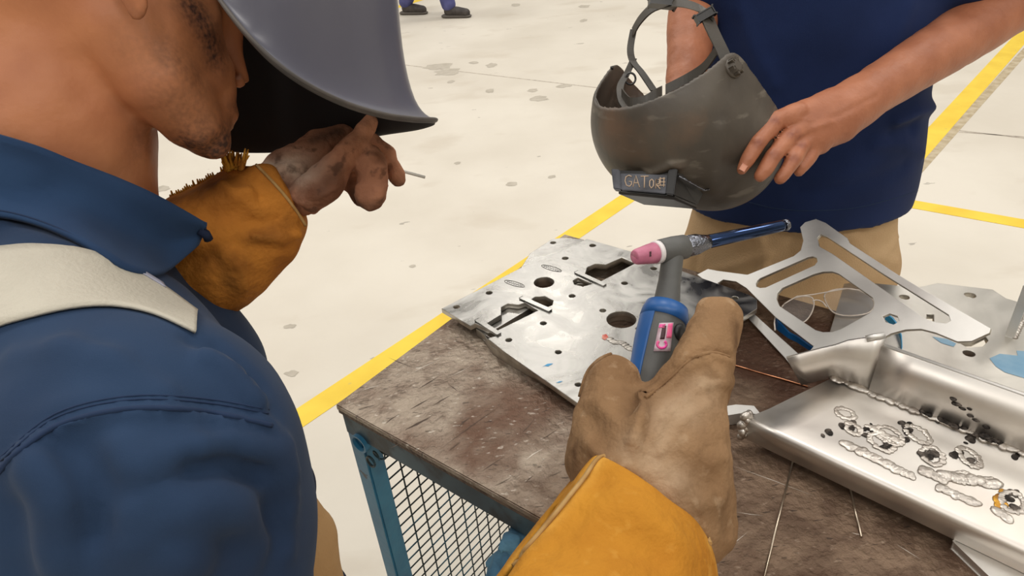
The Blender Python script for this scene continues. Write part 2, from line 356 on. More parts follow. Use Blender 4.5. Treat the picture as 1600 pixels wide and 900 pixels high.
# ---- signed-distance modelling: smooth unions of tapered limbs, meshed by surface nets
def _noise(P, seed):
    r = np.random.default_rng(seed).random((32, 32, 32)).astype(np.float32)
    i = np.floor(P).astype(int); f = (P - i).astype(np.float32); f = f * f * (3 - 2 * f); o = 0
    for dx in (0, 1):
        for dy in (0, 1):
            for dz in (0, 1):
                wt = (f[..., 0] if dx else 1 - f[..., 0]) * (f[..., 1] if dy else 1 - f[..., 1]) * (f[..., 2] if dz else 1 - f[..., 2])
                o = o + wt * r[(i[..., 0] + dx) % 32, (i[..., 1] + dy) % 32, (i[..., 2] + dz) % 32]
    return o - .5
class SDF:
    def __init__(s, vox): s.v = vox; s.ops = []
    def chain(s, pts, k=.01, flat=None, op='u'):
        s.ops.append((op, [(np.array(p, float), r) for p, r in pts], k, flat)); return s
    def ball(s, c, r, k=.01, flat=None, op='u'):
        c = Vector(c); return s.chain([(c, r), (c + Vector((1e-5, 0, 0)), r)], k, flat, op)
    def cut(s, p, n, k=.002): s.ops.append(('p', None, np.array(p), np.array(Vector(n).normalized()), k)); return s
    def field(s):
        lo = np.full(3, 1e9); hi = -lo
        for o in s.ops:
            if o[0] == 'u':
                for p, r in o[1]:
                    lo = np.minimum(lo, p - r); hi = np.maximum(hi, p + r)
        pad = 4 * s.v + .012; lo -= pad; hi += pad; n = np.ceil((hi - lo) / s.v).astype(int) + 1
        F = np.full(n, .5, np.float32); ax = [lo[i] + s.v * np.arange(n[i]) for i in range(3)]
        for o in s.ops:
            if o[0] == 'p':
                _, _, p, nn, k = o
                d = ((ax[0] - p[0])[:, None, None] * nn[0] + (ax[1] - p[1])[None, :, None] * nn[1] + (ax[2] - p[2])[None, None, :] * nn[2]).astype(np.float32)
                h = np.clip(.5 - .5 * (F - d) / k, 0, 1) if k else None
                F = np.maximum(F, d) if not k else F * (1 - h) + d * h + k * h * (1 - h)
                continue
            op, ch, k, flat = o
            m = k + 3 * s.v + .004
            l = np.min([p - r for p, r in ch], 0) - m; h_ = np.max([p + r for p, r in ch], 0) + m
            i0 = np.clip(np.floor((l - lo) / s.v).astype(int), 0, n); i1 = np.clip(np.ceil((h_ - lo) / s.v).astype(int) + 1, 0, n)
            if (i1 <= i0).any(): continue
            sl = tuple(slice(i0[i], i1[i]) for i in range(3))
            d = np.full(tuple(i1 - i0), .5, np.float32)
            for (a, ra), (b, rb) in zip(ch, ch[1:]):
                l = np.minimum(a - ra, b - rb) - m; h_ = np.maximum(a + ra, b + rb) + m
                j0 = np.clip(np.floor((l - lo) / s.v).astype(int), i0, i1); j1 = np.clip(np.ceil((h_ - lo) / s.v).astype(int) + 1, i0, i1)
                if (j1 <= j0).any(): continue
                X, Y, Z = np.meshgrid(*[ax[i][j0[i]:j1[i]].astype(np.float32) for i in range(3)], indexing='ij'); P = np.stack((X, Y, Z), -1)
                if flat is not None:
                    nn, sc_ = np.array(Vector(flat[0]).normalized(), np.float32), flat[1]
                    P = P + (sc_ - 1) * (P @ nn)[..., None] * nn; a = a + (sc_ - 1) * (a @ nn) * nn; b = b + (sc_ - 1) * (b @ nn) * nn
                a = a.astype(np.float32); ab = (b - a).astype(np.float32); t = np.clip(((P - a) @ ab) / max(float(ab @ ab), 1e-12), 0, 1)
                P -= a; P -= t[..., None] * ab
                dd = np.sqrt(np.einsum('...i,...i', P, P)) - (ra + (rb - ra) * t)
                s2 = tuple(slice(j0[i] - i0[i], j1[i] - i0[i]) for i in range(3)); d[s2] = np.minimum(d[s2], dd)
            g = F[sl]
            if op == 'u':
                h = np.clip(.5 + .5 * (g - d) / k, 0, 1); F[sl] = g * (1 - h) + d * h - k * h * (1 - h)
            else:
                h = np.clip(.5 - .5 * (g + d) / k, 0, 1); F[sl] = g * (1 - h) - d * h + k * h * (1 - h)
        return F, lo, ax
    def build(s, name, m, root=None, shell=None, noise=None, mats=None):
        F, lo, ax = s.field()
        if noise:
            sel = np.argwhere(np.abs(F) < .03); P = np.stack([ax[i][sel[:, i]] for i in range(3)], -1); sel = tuple(sel.T)
            for amp, fr, sd in noise: F[sel] += amp * 2 * _noise(P * fr + 100, sd)
        return nets(name, F, lo, s.v, m, root, mats)
def nets(name, F, lo, vox, m, root=None, mats=None):
    S = F < 0; n = np.array(F.shape)
    c = [S[dx:n[0] - 1 + dx, dy:n[1] - 1 + dy, dz:n[2] - 1 + dz] for dx in (0, 1) for dy in (0, 1) for dz in (0, 1)]
    cnt = sum(x.astype(np.int8) for x in c); act = (cnt > 0) & (cnt < 8)
    idx = np.full(act.shape, -1, np.int64); ii = np.argwhere(act); idx[act] = np.arange(len(ii))
    acc = np.zeros((len(ii), 3)); num = np.zeros(len(ii))
    for a in range(8):
        for bit in range(3):
            if a >> bit & 1: continue
            b = a | (1 << bit)
            oa = np.array([a >> 2 & 1, a >> 1 & 1, a & 1]); ob = np.array([b >> 2 & 1, b >> 1 & 1, b & 1])
            va = F[tuple((ii + oa).T)]; vb = F[tuple((ii + ob).T)]; cr = (va < 0) != (vb < 0)
            t = np.where(cr, va / np.where(cr, va - vb, 1), 0)
            acc += np.where(cr[:, None], oa + t[:, None] * (ob - oa), 0); num += cr
    V = lo + vox * (ii + acc / num[:, None]); Q = []
    for axn in range(3):
        sh = [slice(None)] * 3; s2 = [slice(None)] * 3; sh[axn] = slice(0, -1); s2[axn] = slice(1, None)
        A, B = S[tuple(sh)], S[tuple(s2)]; e = np.argwhere(A != B)
        o1, o2 = [q for q in range(3) if q != axn]
        ok = (e[:, o1] > 0) & (e[:, o2] > 0) & (e[:, o1] < n[o1] - 1) & (e[:, o2] < n[o2] - 1); e = e[ok]
        d1 = np.zeros(3, int); d1[o1] = 1; d2 = np.zeros(3, int); d2[o2] = 1
        q = np.stack([idx[tuple(x.T)] for x in (e, e - d1, e - d1 - d2, e - d2)], 1)
        fl = A[tuple(e.T)]
        if axn == 1: fl = ~fl
        q[~fl] = q[~fl][:, ::-1]; Q.append(q)
    Q = np.concatenate(Q); Q = Q[(Q >= 0).all(1)][:, ::-1]
    me = bpy.data.meshes.new(name); me.vertices.add(len(V)); me.vertices.foreach_set('co', V.astype(np.float32).ravel())
    me.loops.add(Q.size); me.loops.foreach_set('vertex_index', Q.ravel().astype(np.int32))
    me.polygons.add(len(Q)); me.polygons.foreach_set('loop_start', np.arange(0, Q.size, 4, dtype=np.int32))
    me.polygons.foreach_set('loop_total', np.full(len(Q), 4, np.int32)); me.update(calc_edges=True)
    o = link(name, me, m, None, True, mats)
    if root: under(o, root) if root.type == 'EMPTY' else setattr(o, 'parent', root)
    return o
def co(o):
    a = np.zeros(len(o.data.vertices) * 3, np.float32); o.data.vertices.foreach_get('co', a); return a.reshape(-1, 3)
def nrm(o):
    a = np.zeros(len(o.data.vertices) * 3, np.float32); o.data.vertices.foreach_get('normal', a); return a.reshape(-1, 3)
def setco(o, V): o.data.vertices.foreach_set('co', V.astype(np.float32).ravel()); o.data.update()
def pdist(V, path):
    best = np.full(len(V), 1e9); P = [np.array(p, float) for p in path]
    for a, b in zip(P, P[1:]):
        ab = b - a; t = np.clip(((V - a) @ ab) / max(ab @ ab, 1e-12), 0, 1); best = np.minimum(best, np.linalg.norm(V - (a + t[:, None] * ab), axis=1))
    return best
def crease(o, path, width, amp):
    V, N = co(o), nrm(o); d = pdist(V, path); setco(o, V + N * (amp * np.exp(-(d / width) ** 2))[:, None])
def attr(o, name, vals):
    a = o.data.attributes.get(name) or o.data.attributes.new(name, 'FLOAT', 'POINT'); a.data.foreach_set('value', np.clip(vals, 0, 1).astype(np.float32))
def attr_path(o, name, paths, width, amp=1):
    V = co(o); v = np.zeros(len(V))
    for p in paths: v = np.maximum(v, amp * np.exp(-(pdist(V, p) / width) ** 2))
    attr(o, name, v)
class Surf:
    """ray-cast onto a finished surface, to lay tape, seams and stitching on it"""
    def __init__(s, o): s.t = BVHTree.FromPolygons([tuple(v.co) for v in o.data.vertices], [tuple(p.vertices) for p in o.data.polygons])
    def hit(s, px, py, lift=0):
        h = s.t.ray_cast(CAM, ray(px, py).normalized())
        if h[0] is None: return None
        n = h[1] if h[1].dot(ray(px, py)) < 0 else -h[1]
        return h[0] + n * lift
    def path(s, pts, lift=0): return [q for q in (s.hit(p[0], p[1], lift) for p in pts) if q is not None]
    def sheet(s, top, bot, nu, nv, lift, name, m, root=None, thick=.0015):
        A = spline(top, 8); B = spline(bot, 8)
        rs = lambda L, t: L[min(int(t * (len(L) - 1)), len(L) - 2)] * (1 - (t * (len(L) - 1) - min(int(t * (len(L) - 1)), len(L) - 2))) + L[min(int(t * (len(L) - 1)), len(L) - 2) + 1] * (t * (len(L) - 1) - min(int(t * (len(L) - 1)), len(L) - 2))
        vs, fs, ids = [], [], {}
        for i in range(nu + 1):
            for j in range(nv + 1):
                a, b = rs(A, i / nu), rs(B, i / nu); q = a + (b - a) * (j / nv); h = s.hit(q[0], q[1], lift)
                if h is not None: ids[i, j] = len(vs); vs.append(h)
        for i in range(nu):
            for j in range(nv):
                k = [(i, j), (i + 1, j), (i + 1, j + 1), (i, j + 1)]
                if all(x in ids for x in k): fs.append([ids[x] for x in k])
        o = mesh(name, vs, fs, m, root, True)
        md = o.modifiers.new('thickness', 'SOLIDIFY'); md.thickness = thick; md.offset = 0
        return o
def chain_px(pts): return [(at(a, b, d), r * d / FPX) for a, b, d, r in pts]     # (px, py, metres, radius in px)
def path_px(pts): return [at(*p) for p in pts]

# ================================================================== THE HALL
fl = mesh('floor', [(-14, -8, 0), (14, -8, 0), (14, 20, 0), (-14, 20, 0)], [(0, 1, 2, 3)], 'floor'); tag(fl, kind='structure')
for nm, a, b in (('wall_back', (-14, 20), (14, 20)), ('wall_front', (14, -8), (-14, -8)), ('wall_left', (-14, -8), (-14, 20)), ('wall_right', (14, 20), (14, -8))):
    tag(mesh(nm, [(a[0], a[1], 0), (b[0], b[1], 0), (b[0], b[1], 8), (a[0], a[1], 8)], [(0, 1, 2, 3)], 'hall_wall'), kind='structure')
def floor_strip(name, a, b, wd, z, m, ext=(0, 0)):
    a, b = Vector((a.x, a.y, 0)), Vector((b.x, b.y, 0)); d = (b - a).normalized(); s = Vector((-d.y, d.x, 0)) * (wd / 2)
    a = a - d * ext[0]; b = b + d * ext[1]; top = Vector((0, 0, z)); lo = Vector((0, 0, .0002))
    vs = [a - s + top, b - s + top, b + s + top, a + s + top, a - s + lo, b - s + lo, b + s + lo, a + s + lo]
    o = mesh(name, vs, [(0, 1, 2, 3), (0, 4, 5, 1), (1, 5, 6, 2), (2, 6, 7, 3), (3, 7, 4, 0)], m); o.parent = fl; return o
floor_strip('painted_line', on(455, 662, 0), on(938, 338, 0), .092, .0015, 'yellow', (2.5, .35))
floor_strip('painted_line', on(1446, 225, 0), on(1599, 55, 0), .105, .0015, 'yellow', (3.2, 8))
floor_strip('painted_line', on(1436, 321, 0), on(1600, 350, 0), .085, .0018, 'yellow', (.9, 4))
floor_strip('painted_line', on(600, 18, 0), on(668, -4, 0), .10, .0015, 'yellow', (.6, 4))
floor_strip('dirt_strip', on(1455, 243, 0), on(1600, 82, 0), .05, .0008, 'dirt', (.3, 3))
floor_strip('slab_joint', on(636, 102, 0), on(932, 137, 0), .012, .0006, 'joint', (6, 6))
floor_strip('slab_joint', on(1455, 203, 0), on(1600, 214, 0), .012, .0006, 'joint', (.2, 5))
for (a, b, rx, ry) in ((684, 104, 24, 5), (700, 112, 20, 5), (740, 98, 8, 2), (768, 102, 8, 3), (842, 154, 14, 3.5), (832, 141, 8, 2.5), (766, 142, 6, 3), (704, 128, 6, 2), (882, 134, 12, 2.5),
                       (806, 8, 8, 2.5), (912, 10, 10, 2), (912, 32, 6, 2), (800, 287, 9, 3), (862, 276, 6, 2), (453, 510, 9, 3), (455, 584, 10, 4), (393, 384, 5, 2), (254, 295, 12, 4), (715, 255, 5, 2), (645, 416, 5, 2)):
    c = on(a, b, 0); k1 = on(a + rx, b - ry * .5, 0) - c; k2 = on(a + ry * .6, b + ry, 0) - c; pl = []
    for q in range(14):
        t = 2 * PI * q / 14; rr = .75 + .5 * random.random(); pl.append(c + k1 * (math.cos(t) * rr) + k2 * (math.sin(t) * rr) + Vector((0, 0, .0011)))
    o = mesh('floor_patch', pl, [tuple(range(14))], 'stain'); o.parent = fl

# ================================================================== THE WELDING TABLE
TZ = 0.88
A0 = on(524, 632, TZ)
UU = Vector((math.cos(math.radians(-40.3)), math.sin(math.radians(-40.3)), 0)); VV = Vector((-UU.y, UU.x, 0)); ZZ = Vector((0, 0, 1))
TW, TD = 1.15, (on(880, 365, TZ) - A0).dot(VV)
def T(a, b, z): return Vector((A0.x, A0.y, 0)) + UU * a + VV * b + ZZ * z
tb = empty('welding_table', T(TW / 2, TD / 2, 0), 'scarred brown steel welding bench on blue legs with wire mesh side', 'table')
obb('table_top', T(TW / 2, TD / 2, TZ - .005), (UU, VV, ZZ), (TW / 2, TD / 2, .005), 'steel_top', tb, .0015)
for b0, nm in ((.001, 0), (TD - .001, 1)):
    obb('edge_strip', T(TW / 2, b0 + (.004 if not nm else -.004), TZ - .013), (UU, VV, ZZ), (TW / 2 - .001, .004, .0035), 'top_edge', tb, .001)
LW = .032
for (a, b) in ((LW / 2 + .004, LW / 2 + .004), (TW - LW / 2 - .004, LW / 2 + .004), (LW / 2 + .004, TD - LW / 2 - .004), (TW - LW / 2 - .004, TD - LW / 2 - .004)):
    obb('leg', T(a, b, (TZ - .017) / 2), (UU, VV, ZZ), (LW / 2, LW / 2, (TZ - .017) / 2), 'blue_paint', tb, .003)
for b in (.008, TD - .008):
    obb('rail', T(TW / 2, b, TZ - .036), (UU, VV, ZZ), (TW / 2 - .004, .004, .019), 'rail', tb, .001)
for a in (.008, TW - .008):
    obb('rail', T(a, TD / 2, TZ - .036), (UU, VV, ZZ), (.004, TD / 2 - .006, .019), 'blue_paint', tb, .001)
obb('rail', T(.02, TD / 2, .16), (UU, VV, ZZ), (.012, TD / 2 - .05, .014), 'blue_paint', tb, .001)
# the wire mesh that closes the far side of the frame
bm = bmesh.new()
for k in range(24):
    b = .042 + k * .0295
    if b < TD - .05: tube_bm(bm, [T(.022, b, TZ - .05), T(.022, b, .165)], .0015, 6)
for k in range(34):
    z = TZ - .066 - k * .0225
    if z > .17: tube_bm(bm, [T(.0245, .036, z), T(.0245, TD - .048, z)], .0015, 6)
o = frm_bm('wire_mesh', bm, 'wire', tb); o['kind'] = 'stuff'
# pipe socket and spring in the corner
pc = T(.034, -.002, TZ - .060); bm = bmesh.new()
n = 24; rr = [(.0155, 0), (.0155, .17), (.0125, .17), (.0125, 0)]
rings = [[bm.verts.new(pc + UU * (r * math.cos(2 * PI * k / n)) + ZZ * (r * math.sin(2 * PI * k / n)) + VV * h) for k in range(n)] for r, h in rr]
for q in range(4):
    a, b = rings[q], rings[(q + 1) % 4]
    for k in range(n):
        f = bm.faces.new((a[k], a[(k + 1) % n], b[(k + 1) % n], b[k])); f.smooth = q in (0, 2)
frm_bm('pipe_socket', bm, 'blue_paint', tb)
tube('bore_shade', [pc + VV * .012, pc + VV * .16], .0124, 'pipe_in', tb, 20)  # dark plug standing in for the shade inside the pipe
sp = [T(.056 + .0006 * t, .006 + .003 * t, TZ - .081 + .0006 * t) + ZZ * (.009 * math.sin(t * 2.0)) + UU * (.009 * math.cos(t * 2.0)) for t in np.linspace(0, 18, 140)]
tube('spring', sp, .0013, 'wire', tb, 6)
bm = bmesh.new(); c = T(.052, .0, TZ - .086)
tube_bm(bm, [c + UU * (.008 * math.cos(t)) + ZZ * (.009 * math.sin(t)) for t in np.linspace(0, 2 * PI, 25)], .002, 8); frm_bm('spring_eye', bm, 'wire', tb)
# gouges and scratches cut into the top
def groove(p0, p1, wd, m, nm='scratch', z=TZ + .0003):
    a, b = on(*p0, z), on(*p1, z); d = (b - a).normalized(); s = Vector((-d.y, d.x, 0)) * wd; m_ = a.lerp(b, .45) + s * random.uniform(-1.2, 1.2)
    o = mesh(nm, [a, m_ - s * .6, b, m_ + s * .6], [(0, 1, 2, 3)], m, tb); return o
for q in (((632, 672), (675, 650), .0035), ((700, 705), (720, 690), .0012), ((640, 640), (672, 622), .002), ((600, 664), (625, 646), .0014), ((675, 635), (705, 617), .0018), ((690, 700), (790, 628), .0012), ((717, 668), (735, 652), .0022),
          ((815, 677), (835, 655), .0012), ((750, 738), (790, 712), .0012), ((560, 640), (590, 632), .001), ((815, 677), (832, 680), .0012), ((610, 700), (625, 692), .001), ((855, 745), (880, 735), .001), ((650, 610), (690, 585), .0016),
          ((606, 558), (648, 575), .001), ((840, 690), (875, 668), .001), ((770, 760), (800, 745), .001), ((700, 600), (716, 612), .0014), ((820, 755), (835, 742), .0012)):
    groove(q[0], q[1], q[2], 'scratch')
for q in (((1145, 728), (1280, 778), .0008), ((1150, 800), (1195, 806), .0006), ((1290, 700), (1340, 716), .0006), ((1140, 855), (1170, 830), .0006), ((1330, 832), (1350, 836), .0008), ((560, 612), (600, 600), .0012), ((640, 585), (690, 560), .0012),
          ((700, 590), (740, 570), .001), ((820, 720), (850, 700), .0014), ((1160, 640), (1190, 640), .0008), ((1400, 850), (1440, 875), .0008)):
    groove(q[0], q[1], q[2], 'scratch_bright')

# ================================================================== ALUMINIUM PARTS ON THE TABLE
PT = TZ + .024
big = Plane(on(690, 482, PT), UU, VV)
Zs = lambda x, y: (670 + x / 3.0, 350 + y / 3.0)          # trace taken on an enlarged view
loop = lambda pl, L, f=lambda x, y: (x, y): [pl.px(*f(*p)) for p in L]
out = [(690, 482), (735, 509), (743, 505), (781, 523), (762, 529), (786, 548), (903, 630), (912, 624), (1160, 497), (1183, 482), (1183, 468), (1170, 460), (1070, 425), (990, 394), (917, 373), (850, 405), (820, 415)]
hA = [Zs(*p) for p in ((262, 470), (340, 425), (340, 390), (370, 372), (420, 378), (452, 368), (512, 405), (312, 503))]
hB = [Zs(*p) for p in ((482, 352), (500, 340), (545, 338), (584, 358), (578, 380), (548, 392), (520, 380))]
hD = [Zs(*p) for p in ((676, 265), (700, 250), (768, 280), (722, 293), (682, 283))]
hE = [Zs(*p) for p in ((732, 238), (742, 204), (780, 186), (830, 190), (905, 157), (968, 184), (806, 268))]
small = [(130, 388), (283, 322), (640, 160), (768, 100), (672, 337), (918, 277), (1055, 208), (816, 405), (537, 465), (375, 543), (607, 600), (1435, 346), (985, 490), (700, 752)]
holes = [loop(big, h) for h in (hA, hB, hD, hE)] + [big.circ(850, 441, 15.5, 32), big.circ(971, 499, 23, 36)] + [big.circ(*Zs(*p), 5.0, 16) for p in small]
r1 = empty('cutout_plate', big.w(.2, 0, -.012), 'large polished aluminium plate with round holes and stepped slots under the torch', 'metal plate')
plate('plate_body', loop(big, out), holes, big.o, big.ex, big.ey, .009, 'alu', r1, .0008, 'alu_edge')
# thin ribs left across the slots
for p, q in (((225, 452), (330, 520)), ((432, 348), (570, 410)), ((690, 228), (825, 290))):
    a, b = big.hit(*Zs(*p)), big.hit(*Zs(*q)); d = (b - a).normalized(); s = d.cross(ZZ)
    obb('slot_rib', a.lerp(b, .5) + ZZ * .0006, (d, s, ZZ), ((b - a).length / 2, .0035, .002), 'alu', r1, .0006)
for (cx, cy) in ((402, 280), (575, 208)):
    bm = bmesh.new(); A_ = big.hit(*Zs(cx - 46, cy - 14)); B_ = big.hit(*Zs(cx + 46, cy + 14)); d = (B_ - A_).normalized(); s = d.cross(ZZ); c = A_.lerp(B_, .5) + ZZ * .0004; L = (B_ - A_).length / 2
    tube_bm(bm, [c + d * (L * math.cos(t)) + s * (.006 * math.sin(t)) for t in np.linspace(0, 2 * PI, 33)], .0004, 5)
    tube_bm(bm, [c + d * (L * .8 * (t / 7 - 1)) + s * (.003 * (1 if t % 2 else -1)) for t in range(15)], .0003, 5)
    frm_bm('engraved_logo', bm, 'etch', r1)
bm = bmesh.new()
for k in range(11):
    c = big.hit(*Zs(850 + k * 12, 540 + k * 5 + 6 * math.sin(k))) + ZZ * .0004
    bmesh.ops.create_uvsphere(bm, u_segments=10, v_segments=6, radius=1, matrix=Matrix.Translation(c) @ Matrix.Diagonal((.006, .0045, .0014, 1)))
frm_bm('weld_bead', bm, 'weld', r1, True)
def decal(name, pl, pts, m, root, h=.0004, f=lambda x, y: (x, y)):
    vs = [pl.hit(*f(*p)) + pl.n * h for p in pts]; return mesh(name, vs, [tuple(range(len(vs)))], m, root)
decal('red_mark', big, [(812, 522), (832, 516), (842, 530), (826, 545), (812, 538)], 'red_mark', r1, .0004, Zs)
decal('blue_pen_mark', big, [(530, 672), (556, 656), (584, 654), (560, 668), (545, 666)], 'blue_pen', r1, .0004, Zs)
decal('blue_pen_mark', big, [(596, 745), (612, 738), (630, 737), (612, 744)], 'blue_pen', r1, .0004, Zs)
# plate beneath it
low = Plane(on(690, 490, TZ + .0146), UU, VV)
lo_out = [(828, 396), (863, 373), (884, 371), (930, 377), (1010, 405), (1150, 470), (1130, 500), (930, 612), (900, 618), (790, 556), (768, 541), (757, 524), (830, 480), (800, 440)]
def grow(L, f):
    c = np.mean(L, 0); return [tuple(c + (np.array(p) - c) * f) for p in L]
lo_h = [loop(low, grow(h, f_)) for h, f_ in ((hA, 1.36), (hE, 1.28))] + [low.circ(850, 446, 19, 24), low.circ(971, 505, 27, 24), low.circ(864, 379, 4.5, 14), low.circ(850, 474, 15, 20), low.circ(908, 450, 13, 20)]
plate_lo = plate('spacer_plate', loop(low, lo_out), [h for h in lo_h], low.o, low.ex, low.ey, .0145, 'alu', None, .0008, 'alu_edge')
tag(plate_lo, 'thicker aluminium plate lying beneath the large polished cutout plate', 'metal plate')

# right-hand plate with the upright tab
rp = Plane(on(1297, 517, TZ + .009), UU, VV)
Z4 = lambda x, y: (1150 + x * .2888, 400 + y * .2888)
rp_out = [(1297, 517), (1319, 443), (1345, 440), (1433, 449), (1465, 442), (1551, 452), (1572, 466), (1690, 500), (1700, 640), (1640, 700), (1520, 640), (1430, 600), (1320, 545)]
rp_h = [rp.circ(1413, 464, 7.5), rp.circ(1516, 461, 8.5), rp.circ(1514, 552, 9), rp.circ(1512, 606, 9), rp.circ(1398, 560, 7), loop(rp, [(1448, 491), (1459, 491), (1459, 503), (1448, 503)]),
        loop(rp, [(1496, 534), (1520, 534), (1540, 524), (1544, 532), (1536, 541), (1512, 543)]), loop(rp, [(1554, 622), (1570, 619), (1588, 622), (1589, 612), (1640, 620), (1660, 650), (1600, 655), (1560, 640)])]
r2 = empty('tabbed_plate', rp.w(.1, 0, -.009), 'dull aluminium plate with blue paint smears and an upright tab at the right', 'metal plate')
plate('plate_body', loop(rp, rp_out), rp_h, rp.o, rp.ex, rp.ey, .009, 'alu_dull', r2, .0008, 'alu_edge')
decal('blue_paint_smear', rp, [(1546, 560), (1562, 553), (1590, 556), (1588, 548), (1640, 552), (1640, 600), (1600, 591), (1570, 582), (1556, 573)], 'blue_marker', r2)
decal('blue_paint_smear', rp, [(1456, 526), (1480, 530), (1494, 537), (1490, 542), (1470, 536)], 'blue_marker', r2)
b0 = rp.hit(1577, 527); td = (rp.hit(1604, 470) - b0).normalized()
obb('upright_tab', b0 + td * .028 + ZZ * .043, (td, td.cross(ZZ), ZZ), (.028, .0045, .043), 'alu_matt', r2, .0012)
bm = bmesh.new()
for k in range(8):
    bmesh.ops.create_uvsphere(bm, u_segments=8, v_segments=5, radius=1, matrix=Matrix.Translation(b0 + td * (.004 + .007 * k) + td.cross(ZZ) * .0055) @ Matrix.Diagonal((.005, .005, .003, 1)))
frm_bm('weld_bead', bm, 'weld', r2, True)

# thin frame bracket propped over the table edge
pL = on(1095, 431, TZ + .006); pB = on(1236, 558, TZ + .007); pT = at(1275, 350, 1.135)
brk = Plane(pL, pB - pL, pT - pL)
b_out = [(1089, 429), (1106, 420), (1122, 423), (1168, 429), (1193, 419), (1240, 400), (1251, 391), (1255, 376), (1250, 355), (1258, 347), (1275, 342), (1290, 348), (1324, 372), (1328, 380), (1400, 427), (1440, 451), (1548, 513), (1546, 520), (1518, 533),
         (1496, 534), (1462, 520), (1439, 514), (1415, 515), (1392, 521), (1366, 536), (1330, 558), (1250, 590), (1226, 559), (1162, 490), (1120, 452)]
b_win = [Z4(*p) for p in ((220, 232), (224, 200), (250, 172), (420, 98), (470, 85), (520, 84), (555, 96), (738, 225), (748, 252), (742, 285), (720, 310), (565, 396), (520, 410), (470, 411), (430, 400), (235, 270))]
b_s2 = [Z4(*p) for p in ((108, 150), (116, 132), (130, 120), (390, 6), (415, 2), (436, 10), (440, 30), (425, 50), (160, 170), (130, 172), (112, 165))]
b_s3 = [(1277, 372), (1282, 366), (1292, 370), (1380, 428), (1482, 492), (1485, 501), (1478, 505), (1462, 503), (1446, 498), (1300, 396), (1280, 385)]
b_s4 = [(1121, 442), (1130, 437), (1150, 440), (1166, 450), (1212, 496), (1271, 541), (1262, 552), (1248, 553), (1178, 490), (1140, 459)]
b_s5 = [(1379, 494), (1390, 490), (1402, 494), (1405, 502), (1396, 507), (1384, 503)]
brk_o = plate('frame_bracket', loop(brk, b_out), [loop(brk, h) for h in (b_win, b_s2, b_s3, b_s4, b_s5)], brk.o, brk.ex, brk.ey, .005, 'alu_matt', None, .0006, 'alu_edge')
tag(brk_o, 'thin aluminium frame bracket with square window tilted over the safety glasses', 'bracket')

# safety glasses under the bracket
gl = empty('safety_glasses', on(1300, 500, TZ), 'clear safety glasses with blue temples lying under the frame bracket', 'glasses')
gz = TZ + .016
lensL = [Z4(*p) for p in ((248, 275), (300, 235), (360, 218), (410, 225), (422, 260), (405, 315), (365, 358), (310, 350), (262, 310))]
lensR = [Z4(*p) for p in ((478, 225), (495, 195), (560, 178), (640, 180), (720, 215), (748, 262), (720, 305), (640, 322), (560, 318), (510, 290))]
def gh(px, py, k): return on(px, py, gz + k)
for L, lab in ((lensL, 0), (lensR, 1)):
    pts = spline(L, 4, True); P3 = [gh(p[0], p[1], .004 * math.sin(i * 2 * PI / len(pts))) for i, p in enumerate(pts)]
    bm = bmesh.new(); tube_bm(bm, P3 + [P3[0]], .0011, 6); frm_bm('lens_rim', bm, 'clear_rim', gl)
    c = sum(P3, Vector()) / len(P3) + ZZ * .004
    vs = [c] + [c.lerp(p, .5) + ZZ * .001 for p in P3] + P3; N = len(P3); fs = []
    for k in range(N):
        k2 = (k + 1) % N; fs += [(0, 1 + k, 1 + k2), (1 + k, 1 + N + k, 1 + N + k2, 1 + k2)]
    mesh('lens', vs, fs, 'lens_clear', gl, True)
tube('bridge', [gh(*Z4(*p), .003) for p in ((415, 245), (430, 238), (450, 240), (470, 250), (490, 275))], .0012, 'clear_rim', gl, 6)
tube('brow_bar', [gh(*Z4(*p), .005) for p in ((262, 258), (330, 218), (420, 208), (520, 190), (600, 176), (690, 188))], .0010, 'clear_rim', gl, 6)
def strip(name, ctr, wds, m, root, zt):
    bm = bmesh.new(); a = []
    P = [Vector(p) for p in ctr]
    for i, p in enumerate(P):
        a.append([bm.verts.new(p + ZZ * (h * wds[i]) + off) for h in (-.5, .5) for off in (Vector((.0012, .0012, 0)), Vector((-.0012, -.0012, 0)))])
    for x, y in zip(a, a[1:]):
        for k in ((0, 1), (1, 3), (3, 2), (2, 0)): bm.faces.new((x[k[0]], x[k[1]], y[k[1]], y[k[0]]))
    bm.faces.new((a[0][0], a[0][1], a[0][3], a[0][2])); bm.faces.new((a[-1][0], a[-1][2], a[-1][3], a[-1][1]))
    return frm_bm(name, bm, m, root)
strip('temple', [gh(1212, 500, -.003), gh(1216, 508, -.003), gh(1232, 523, -.005), gh(1246, 530, -.006), gh(1262, 541, -.008), gh(1276, 550, -.008)], [.022, .016, .010, .009, .008, .006], 'temple', gl, gz)
tube('lens_rim', [gh(1211, 516, 0), gh(1210, 504, 0), gh(1212, 492, 0), gh(1216, 489, 0), gh(1226, 500, 0), gh(1236, 508, 0)], .0012, 'clear_rim', gl, 6)
strip('temple', [gh(1384, 494, .0), gh(1394, 502, .0), gh(1403, 512, -.002), gh(1408, 528, -.002), gh(1409, 545, -.003), gh(1405, 562, -.003)], [.010, .011, .008, .006, .005, .004], 'temple_light', gl, gz)

